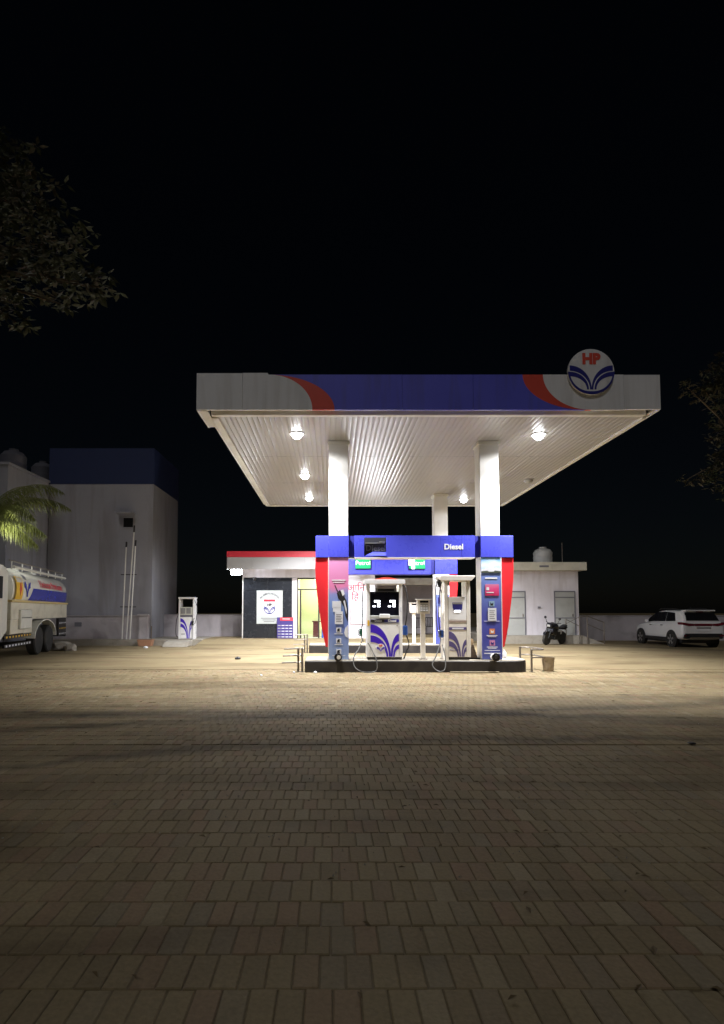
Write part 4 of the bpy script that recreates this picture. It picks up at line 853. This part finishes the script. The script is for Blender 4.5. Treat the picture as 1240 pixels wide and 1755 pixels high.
B(-1.186, -1.181, 7.75, 8.7, 1.95, 2.6).build('side_window', CGLASS, cb); B(-1.1, 1.1, 9.3, 9.5, .45, .8).build('front_bumper', BLACK, tr)
B(-.45, .45, 9.351, 9.36, 1.0, 1.5).build('grille', BLACK, tr)

# yard lamp on a pole beside the palm (at the edge of the view)
t = thing('yard_lamp', 'small bright yard lamp on a pole beside the palm fronds', 'lamp', (-11.5, 18.0, 0))
G().tube([(-11.5,18,0),(-11.5,18,4.6)], .045, 8).build('pole', STEEL, t); B(-11.6, -11.32, 17.85, 18.0, 4.25, 4.45).build('head', GREYP, t, bevel=.01); B(-11.318, -11.305, 17.86, 17.99, 4.27, 4.43).build('lens', FLOODL, t)
l = bpy.data.lights.new('yard', 'SPOT'); l.energy = 130; l.spot_size = R(165); l.spot_blend = .5; l.shadow_soft_size = .08; l.color = (1, 1, .9)
o = bpy.data.objects.new('yard', l); COL.objects.link(o); o.location = (-11.22, 17.93, 4.35); o.rotation_euler = Vector((1, .75, -.35)).to_track_quat('-Z', 'Y').to_euler()

# ------------------------------------------------------------------ palm
pt = thing('palm_tree', 'palm with arching fronds reaching over the tanker', 'palm tree', (-12.6, 19.0, 0))
G().tube([(-12.6,19,0),(-12.5,19,2),(-12.25,19,4.95)], .2, 12, .14).build('trunk', BARK, pt, smooth=True)
def frond(az_, el, L_, droop, seed):
    rnd = random.Random(seed); gm = G(); p = Vector((-12.25, 19, 4.9)); d = Vector((math.cos(az_)*math.cos(el), math.sin(az_)*math.cos(el), math.sin(el))); n = 56; pts = [p.copy()]; ds = [d.copy()]
    for k in range(n):
        d = (d+Vector((0,0,-droop/n*(.4+1.3*k/n)))).normalized(); p = p+d*L_/n; pts.append(p.copy()); ds.append(d.copy())
    gm.tube(pts[::4], .022, 5, .004)
    for k in range(5, n+1):
        sd = ds[k].cross(Vector((0,0,1))).normalized(); ll = (.75 if k < n*.75 else .75*(1-(k-n*.75)/(n*.3)))*rnd.uniform(.85,1.15)
        for s in (-1, 1):
            for rep in range(1):
                a = pts[k]+ds[k]*rnd.uniform(-.02,.02); dirn = (sd*s*.55+ds[k]*.5+Vector((0,0,rnd.uniform(-.75,-.25)))).normalized()
                m_ = a+dirn*ll*.5; e_ = m_+(dirn+Vector((0,0,-.9))).normalized()*ll*.55; wv = ds[k].cross(dirn).normalized().cross(dirn)*.016
                gm.add([a-wv*.5, a+wv*.5, m_+wv, m_-wv, e_], [(0,1,2,3),(3,2,4)])
    gm.build('frond', PALML, pt)
for (a, e_, L_, dr_, s) in ((10,36,3.1,1.3,1),(-8,2,2.6,.8,2),(-18,28,2.6,1.5,13),(-3,-12,2.3,.7,15),(60,60,2.6,1.5,16),(-30,20,2.4,1.3,3),(55,45,2.7,1.2,4),(100,40,2.6,1.4,5),(160,35,2.7,1.2,6),(220,40,2.6,1.2,7),(280,45,2.5,1.3,8),(2,50,3.2,1.6,9),(-60,10,2.2,1.0,10)): frond(R(a), R(e_), L_, dr_, s)

# ------------------------------------------------------------------ leafy trees
def tree(label, base, trunk, blobs, mats, leaf, dens, seed):
    rnd = random.Random(seed); t = thing('leafy_tree', label, 'tree', base)
    gm = G(); gm.tube(trunk, .2, 10, .09)
    for (x, y, z, r_, *_) in blobs[::1]:
        m_ = (Vector(trunk[-1])+Vector((x,y,z)))*.5+Vector((0,0,.2)); gm.tube([trunk[-1], m_, (x,y,z)], .05, 6, .012)
    gm.build('trunk', BARK, t, smooth=True)
    gs_ = [G(), G()]
    for (x, y, z, r_) in blobs:
        for c in range(int(dens*r_*r_)):
            v = Vector((rnd.gauss(0,1), rnd.gauss(0,1), rnd.gauss(0,1))).normalized()*r_*rnd.random()**.45
            q = Vector((x,y,z))+v*Vector((1,1,.8)).length/1.62
            gg = gs_[0 if rnd.random() < .75 else 1]
            for k in range(rnd.randint(4,6)):                       # a sprig of pointed leaves
                a = rnd.uniform(0, 2*math.pi); dn = Vector((math.cos(a), math.sin(a), rnd.uniform(-.9,.35))).normalized(); sd = dn.cross(Vector((rnd.uniform(-.4,.4),rnd.uniform(-.4,.4),1))).normalized()
                l_ = leaf*rnd.uniform(.7,1.25); q2 = q+dn*l_*.12
                gg.add([q2, q2+dn*l_*.45+sd*l_*.2, q2+dn*l_, q2+dn*l_*.45-sd*l_*.2], [(0,1,2,3)])
    gs_[0].build('crown', mats[0], t); gs_[1].build('crown', mats[1], t)
tree('broad leaved tree overhanging above the tall building', (-8.6, 10, 0), [(-8.6,10,0),(-8.4,9.9,3),(-7.9,9.6,5.5),(-7.2,9.4,7.4)],
     [(-5.6,9,7.6,.75),(-4.9,9.1,7.35,.55),(-4.35,9.1,7.25,.42),(-3.95,9.2,7.2,.3),(-5.35,8.9,6.75,.36),(-5.25,8.9,6.4,.22),(-5.75,9,6.55,.2),(-4.6,9,6.8,.22),(-6.4,9.2,7.5,.8),(-6,9.3,8.5,.95),(-5,9.6,8.35,.7),(-7.3,9.5,8.6,1.2),(-5.9,9.8,9.5,.9),(-7.1,10,9.9,1.1),(-8.4,10.2,8.8,1.3),(-6.9,9.1,6.9,.6)], (LEAF, LEAFR), .16, 175, 5)
tree('leafy tree at the edge of the yard beyond the canopy', (14.6, 17.6, 0), [(14.6,17.6,0),(14.4,17.5,2.5),(13.9,17.3,5),(13.4,17.2,6.5)],
     [(12.6,17,8.4,.75),(11.9,17,8.6,.45),(11.35,17,8.7,.28),(12.7,17.1,7.2,.6),(12.4,17,6.3,.55),(11.9,16.9,5.75,.45),(11.2,17,5.7,.2),(12.5,16.9,5.4,.4),(13.4,17.3,7.8,1),(13.6,17.4,6.3,.9),(12.9,17.3,9.3,.8),(14.2,17.6,9,1.2)], (LEAFR, LEAF), .17, 210, 9)

# ------------------------------------------------------------------ right: toilet block, wall, ramp rail
rb = thing('utility_block', 'small white utility block with two grey doors and a roof tank', 'building', (9.9, 28, .3)); YB_ = 26.7
B(8.4, 12.14, YB_, 30, .405, 3.55).build('wall', WALLW, rb); B(8.33, 12.4, 26.3, 30.2, 3.552, 3.95).build('roof_slab', M('cream_eave', (.56,.54,.46), .8, var=.12, dirt=.3), rb, bevel=.01)
for (a, b) in ((8.6, 9.48), (10.98, 11.92)):
    d = B(a, b, YB_-.035, YB_-.002, .405, 2.5).build('door', DOORG, rb, bevel=.005); B(a+.01, b-.01, YB_-.05, YB_-.036, 2.22, 2.27).build('rail', PRINTG, d); B(a+.01, b-.01, YB_-.05, YB_-.036, 1.22, 1.26).build('rail', PRINTG, d); B(b-.12, b-.08, YB_-.07, YB_-.051, 1.3, 1.45).build('handle', STEEL, d)
    G().box(a-.05, a-.001, YB_-.045, YB_-.002, .405, 2.56).box(b+.001, b+.05, YB_-.045, YB_-.002, .405, 2.56).box(a, b, YB_-.045, YB_-.002, 2.501, 2.56).build('door_frame', PRINTG, rb)
B(10.1, 10.55, 26.285, 26.299, 3.7, 3.79).build('dark_plate', PRINTG, rb); B(10.13, 10.25, YB_-.06, YB_-.001, 1.72, 1.8).build('switch_box', PRINTG, rb)
struct(G().box(7.6, 12.2, 26.35, 40, -.05, .4).build('plinth', CONC, base=(0,0,0)))
tk = thing('rooftop_water_tank', 'pale round water tank on the roof of the utility block', 'water tank', (10.75, 27.6, 3.95))
G().lathe([(.46,0),(.47,.14),(.45,.16),(.47,.36),(.45,.38),(.47,.58),(.36,.74),(.18,.8)], (10.78, 27.6, 3.952), n=24).build('tank', WTANK, tk, smooth=True); G().lathe([(.18,.8),(.18,.87),(.001,.89)], (10.78, 27.6, 3.952), n=14).build('lid', WTANK, tk)
tag(G().tube([(11.6,27.2,3.95),(11.6,27.2,5.0)], .02, 6).build('roof_rod', STEEL), 'thin upright rod on the roof of the utility block', 'rod')
struct(G().xz([(12.201,-.02),(13.2,-.02),(13.15,.02),(12.201,.38)], 26.36, 27.6).build('side_ramp', CONC, base=(0,0,0)))
t = thing('ramp_handrail', 'pipe handrail around the ramp of the utility block', 'railing', (12.2, 26.3, 0))
for p in (((11.95,26.25,0),(11.95,26.25,1.32)), ((13.15,26.3,0),(13.15,26.3,1.05)), ((12.35,26.3,0),(12.35,26.3,1.36)), ((11.3,26.25,0),(11.3,26.25,1.2))): G().tube(p, .028, 8).build('post', STEEL, t)
G().tube([(11.96,26.25,1.3),(12.35,26.3,1.34),(13.15,26.3,1.03)], .026, 8).build('top_rail', STEEL, t); G().tube([(12.35,26.3,.95),(13.15,26.3,.6)], .02, 8).build('lower_rail', STEEL, t)
G().tube([(11.3,26.25,1.18),(11.95,26.25,.85)], .016, 6).build('brace', STEEL, t); G().tube([(10.95,26.25,.78),(11.95,26.25,1.3)], .016, 6).build('brace', STEEL, t)
tag(G().box(12.25, 30, 29.3, 29.5, -.02, 1.3).box(12.25, 30, 29.27, 29.53, 1.301, 1.34).build('compound_wall', DADO), 'low stained compound wall behind the white car', 'wall')

# ------------------------------------------------------------------ parked white SUV (local +Y forward, rear bumper at y=0)
car = thing('parked_suv', 'white SUV parked tail out by the compound wall', 'car', (15.87, 23.25, 0), rz=R(-3))
W = .89
def sec(y, zb, zbelt, zr, w=1., rw=.7):
    return [(.0,zb),(.62*W*w,zb),(.93*W*w,zb+.03),(1.0*W*w,zb+.2),(1.0*W*w,(zb+zbelt)/2),(.985*W*w,zbelt-.08),(.94*W*w,zbelt),(.9*W*w,zbelt+.02),((rw+.02)*W*w,max(zbelt+.03,zr-.07)),(rw*.86*W*w,max(zbelt+.035,zr-.015)),(.35*W*w,max(zbelt+.04,zr)),(0,max(zbelt+.04,zr+.006))]
S_ = [(.0,.5,.9,.95,.86,.86),(.03,.42,1.02,1.08,.95,.84),(.1,.38,1.09,1.24,.98,.82),(.2,.34,1.1,1.4,.99,.79),(.36,.32,1.1,1.57,1.,.78),(.56,.3,1.09,1.63,1.,.78),(1.1,.28,1.07,1.64,1.,.76),(1.8,.28,1.05,1.645,1.,.76),(2.3,.28,1.03,1.6,1.,.76),(2.65,.28,1.02,1.45,1.,.76),(2.95,.28,1.02,1.26,1.,.78),(3.15,.28,1.02,1.09,.995,.82),(3.6,.3,.95,1.0,.98,.84),(4.0,.34,.86,.92,.93,.8),(4.18,.4,.74,.8,.86,.74),(4.26,.48,.64,.68,.76,.7)]
gm = G(); K = 12
for (y_, zb, zl, zr, w_, rw) in S_:
    h_ = sec(y_, zb, zl, zr, w_, rw); full = h_+[(-x, z) for x, z in h_[-2:0:-1]]; gm.v += [(x, y_, z) for x, z in full]; NK = len(full)
for i in range(len(S_)-1):
    for j in range(NK): a = i*NK+j; b = i*NK+(j+1)%NK; gm.f.append((a, a+NK, b+NK, b))
gm.f.append(tuple(range(NK))); gm.f.append(tuple((len(S_)-1)*NK+j for j in reversed(range(NK))))
body = gm.build('body', CARW, car, smooth=True)
md = body.modifiers.new('round', 'SUBSURF'); md.levels = 1; md.render_levels = 2
def onside(pts, name, mat, s, o=.012):
    """window that follows the leaning side glass"""
    def X(z, y): 
        f_ = max(0, min(1, (z-1.07)/.5)); return s*(W*(.91-(.91-.78)*f_)+o)
    n = len(pts); gm = G(); gm.v = [(X(z,y), y, z) for y, z in pts]+[(X(z,y)-s*.02, y, z) for y, z in pts]; r_ = tuple(range(n))
    gm.f = [r_ if s > 0 else r_[::-1]]+[(i, (i+1)%n, n+(i+1)%n, n+i) for i in range(n)]
    return gm.build(name, mat, car)
for s in (-1, 1):
    onside([(.62,1.14),(.8,1.5),(1.35,1.55),(1.4,1.12)], 'rear_window', CGLASS, s); onside([(1.43,1.12),(1.4,1.555),(2.25,1.53),(2.75,1.28),(2.98,1.09)], 'front_window', CGLASS, s)
    for y_ in (.82, 3.41):
        G().lathe([(.001,-.012),(.4,-.012),(.4,.012),(.001,.012)], (s*(W+.002), y_, .36), 'x', 28).build('wheel_arch', BODYB, car)
        w_ = wheel(s*(W-.06), y_, .335, .21, car, rim=BLACK, out=s)
        for k in range(5):
            a = 2*math.pi*k/5+.3; gm = G(); c, si = math.cos(a), math.sin(a)
            gm.yz([(y_+c*.04-si*.035, .335+si*.04+c*.035), (y_+c*.22-si*.05, .335+si*.22+c*.05), (y_+c*.22+si*.05, .335+si*.22-c*.05), (y_+c*.04+si*.035, .335+si*.04-c*.035)], s*(W+.036), s*(W+.046)).build('spoke', RIM, w_)
        gm = G(); ring = [(math.cos(2*math.pi*k/24), math.sin(2*math.pi*k/24)) for k in range(25)]
        for k in range(24): gm.yz([(y_+ring[k][0]*.225,.335+ring[k][1]*.225),(y_+ring[k+1][0]*.225,.335+ring[k+1][1]*.225),(y_+ring[k+1][0]*.2,.335+ring[k+1][1]*.2),(y_+ring[k][0]*.2,.335+ring[k][1]*.2)], s*(W+.034), s*(W+.044))
        gm.build('rim_edge', RIM, w_)
    B(s*(W-.02), s*(W+.015), 1.2, 3.0, .27, .42).build('sill', BODYB, car, bevel=.01)
    for y_ in (1.5, 2.45): B(s*(W-.005), s*(W+.02), y_, y_+.16, .93, .965).build('door_handle', ENG, car, bevel=.006)
    B(s*(W+.01), s*(W+.16), 2.62, 2.75, 1.06, 1.2).build('mirror', CARW, car, bevel=.03, seg=2)
    G().tube([(s*.6,.7,1.66),(s*.62,1.2,1.7),(s*.62,2.0,1.69),(s*.6,2.3,1.63)], .016, 6).build('roof_rail', BODYB, car)
    tl = G().xz([(s*.36,.95),(s*.36,1.03),(s*.6,1.05),(s*.88,1.1),(s*.875,1.0),(s*.6,.93)], -.012, .35).build('tail_lamp', TAILR, car, bevel=.012)
    B(s*.62, s*.8, -.05, .05, .5, .57).build('fog_lamp', TAILR, car)
G().add([(-.68,.045,1.17),(.68,.045,1.17),(.6,.25,1.51),(-.6,.25,1.51)], [(0,1,2,3)]).add([(-.68,.1,1.16),(.68,.1,1.16),(.6,.3,1.52),(-.6,.3,1.52)], [(3,2,1,0)]).build('rear_screen', CGLASS, car)
B(-.12, .12, .19, .3, 1.53, 1.56).build('high_brake_lamp', TAILR, car); B(-.62, .62, .17, .5, 1.565, 1.625).build('spoiler', CARW, car, bevel=.015)
B(-.355, .355, -.014, .05, .94, 1.04).build('lamp_bar', TAILR, car, bevel=.008); B(-.3, .3, -.018, .05, .83, .88).build('chrome_strip', CHROME, car, bevel=.006)
npl = B(-.25, .25, -.02, .03, .72, .82).build('number_plate', PAPER, car)
B(-.8, .8, -.05, .2, .4, .62).build('rear_bumper', BODYB, car, bevel=.04, seg=2); B(-.6, .6, -.062, -.045, .4, .46).build('skid_plate', CHROME, car); G().tube([(0,1.0,1.64),(0,.85,1.76)], .012, 6).build('aerial', BODYB, car)
B(-.75, .75, .3, 4.0, .2, .34).build('underbody', BODYB, car)

# ------------------------------------------------------------------ motorcycle (local +Y forward)
mc = thing('parked_motorcycle', 'black motorcycle leaning on its stand in front of the utility block', 'motorcycle', (10.5, 25.75, 0), rz=R(128)); mc.rotation_euler[1] = R(-7)
for y_ in (-.66, .68):
    w_ = G().lathe([(.22,-.055),(.285,-.055),(.31,0),(.285,.055),(.22,.055)], (0, y_, .31), 'x', 28).build('wheel', TYRE, mc, smooth=True)
    for k in range(3): a = k*math.pi/3; G().tube([(0,y_+.23*math.cos(a),.31+.23*math.sin(a)),(0,y_-.23*math.cos(a),.31-.23*math.sin(a))], .018, 6).build('spoke', ENG, w_)
for s in (-.08, .08): G().tube([(s,.68,.31),(s,.42,.98)], .024, 8).build('fork', ENG, mc, smooth=True)
gm = G()
st = [(-.08,.72,.13,.1),(.08,.86,.2,.17),(.3,.9,.21,.17),(.46,.84,.14,.13)]
for y_, z, w_, h_ in st:
    for j in range(14): a = 2*math.pi*j/14; gm.v.append((w_*math.cos(a), y_, z+h_*math.sin(a)))
for i in range(3):
    for j in range(14): a = i*14+j; b = i*14+(j+1)%14; gm.f.append((a, a+14, b+14, b))
gm.f += [tuple(range(14)), tuple(42+j for j in reversed(range(14)))]
gm.build('fuel_tank', BIKE, mc, smooth=True)
G().yz([(-.05,.74),(-.1,.82),(-.5,.84),(-.85,.95),(-.88,.9),(-.5,.74)], -.13, .13).build('seat', RUBBER, mc, bevel=.03, seg=2); G().yz([(-.4,.72),(-.85,.88),(-.98,.82),(-.8,.7)], -.09, .09).build('tail', BIKE, mc, bevel=.02)
G().yz([(.1,.7),(.5,.82),(.55,.62),(.3,.42),(.0,.5)], -.2, .2).build('tank_shroud', BIKE, mc, bevel=.03); G().box(-.18, .18, -.18, .3, .26, .64).build('engine', ENG, mc, bevel=.03); G().tube([(.0,.4,.85),(0,.2,.6),(0,-.2,.45),(0,-.66,.31)], .025, 8).build('frame', BLACK, mc); G().tube([(.1,.25,.45),(.13,.1,.25),(.16,-.4,.3),(.17,-.85,.42)], .045, 8).build('exhaust', CHROME, mc, smooth=True)
G().yz([(.45,.78),(.42,1.02),(.55,1.06),(.62,.95),(.58,.8)], -.14, .14).build('headlamp_cowl', BIKE, mc, bevel=.03); B(-.07, .07, .615, .625, .86, .95).build('headlamp', GREYP, mc)
G().tube([(-.38,.22,1.06),(-.2,.36,1.02),(0,.4,1.0),(.2,.36,1.02),(.38,.22,1.06)], .016, 8).build('handlebar', BLACK, mc)
for s in (-1, 1): G().tube([(s*.26,.32,1.03),(s*.34,.34,1.2)], .01, 6).build('mirror_stalk', BLACK, mc); G().lathe([(.001,-.012),(.06,-.012),(.065,.012),(.001,.014)], (s*.36,.34,1.26), 'y', 14).build('mirror', BLACK, mc)
G().yz([(.95,.5),(.9,.62),(.68,.67),(.46,.6),(.44,.55),(.68,.63),(.88,.58)], -.06, .06).build('front_mudguard', BIKE, mc); G().yz([(-.3,.5),(-.1,.5),(-.05,.72),(-.4,.7)], -.15, .15).build('side_panel', M('silver_side_panel', (.5,.5,.5), .35), mc, bevel=.01)
G().tube([(-.05,-.05,.35),(-.26,-.1,.02)], .014, 6).build('side_stand', BLACK, mc)

# ------------------------------------------------------------------ loose grit and dry leaves blown over the paving
rg = random.Random(21); gm = G(); gl = G()
for k in range(1500):
    y = 2.2+12.5*rg.random()**.8; x = rg.uniform(-.62*y-.8, .73*y+.8)
    if noise.noise(Vector((x*.6, y*.6, 7))) < -.05+.3*rg.random()-.15: continue
    q = rg.uniform(.004,.011); c = Vector((x, y, .0)); a = rg.uniform(0, 6.28)
    p = [c+Vector((q*math.cos(a+i*2.09), q*math.sin(a+i*2.09), -.001)) for i in range(3)]; gm.add(p+[c+Vector((0,0,q*.9))], [(0,1,3),(1,2,3),(2,0,3)])
for k in range(170):
    y = 2.3+11.5*rg.random(); x = rg.uniform(-.62*y, .73*y); a = rg.uniform(0, 6.28); q = rg.uniform(.018,.035); d = Vector((math.cos(a), math.sin(a), 0)); e_ = Vector((-d.y, d.x, 0)); c = Vector((x, y, .006))
    gl.add([c-d*q, c+e_*q*.4+Vector((0,0,.008)), c+d*q+Vector((0,0,.004)), c-e_*q*.4+Vector((0,0,.01))], [(0,1,2,3)])
stuff(gm.build('loose_grit', CONC, base=(0,0,0))); stuff(gl.build('dry_leaf_litter', M('dry_leaf', (.13,.09,.04), .8, var=.4), base=(0,0,0)))
for o_, lb_, ct_ in ((bpy.data.objects['loose_grit'], 'loose grit scattered over the block paving', 'grit'), (bpy.data.objects['dry_leaf_litter'], 'small dry leaves scattered over the block paving', 'leaf litter')): tag(o_, lb_, ct_)
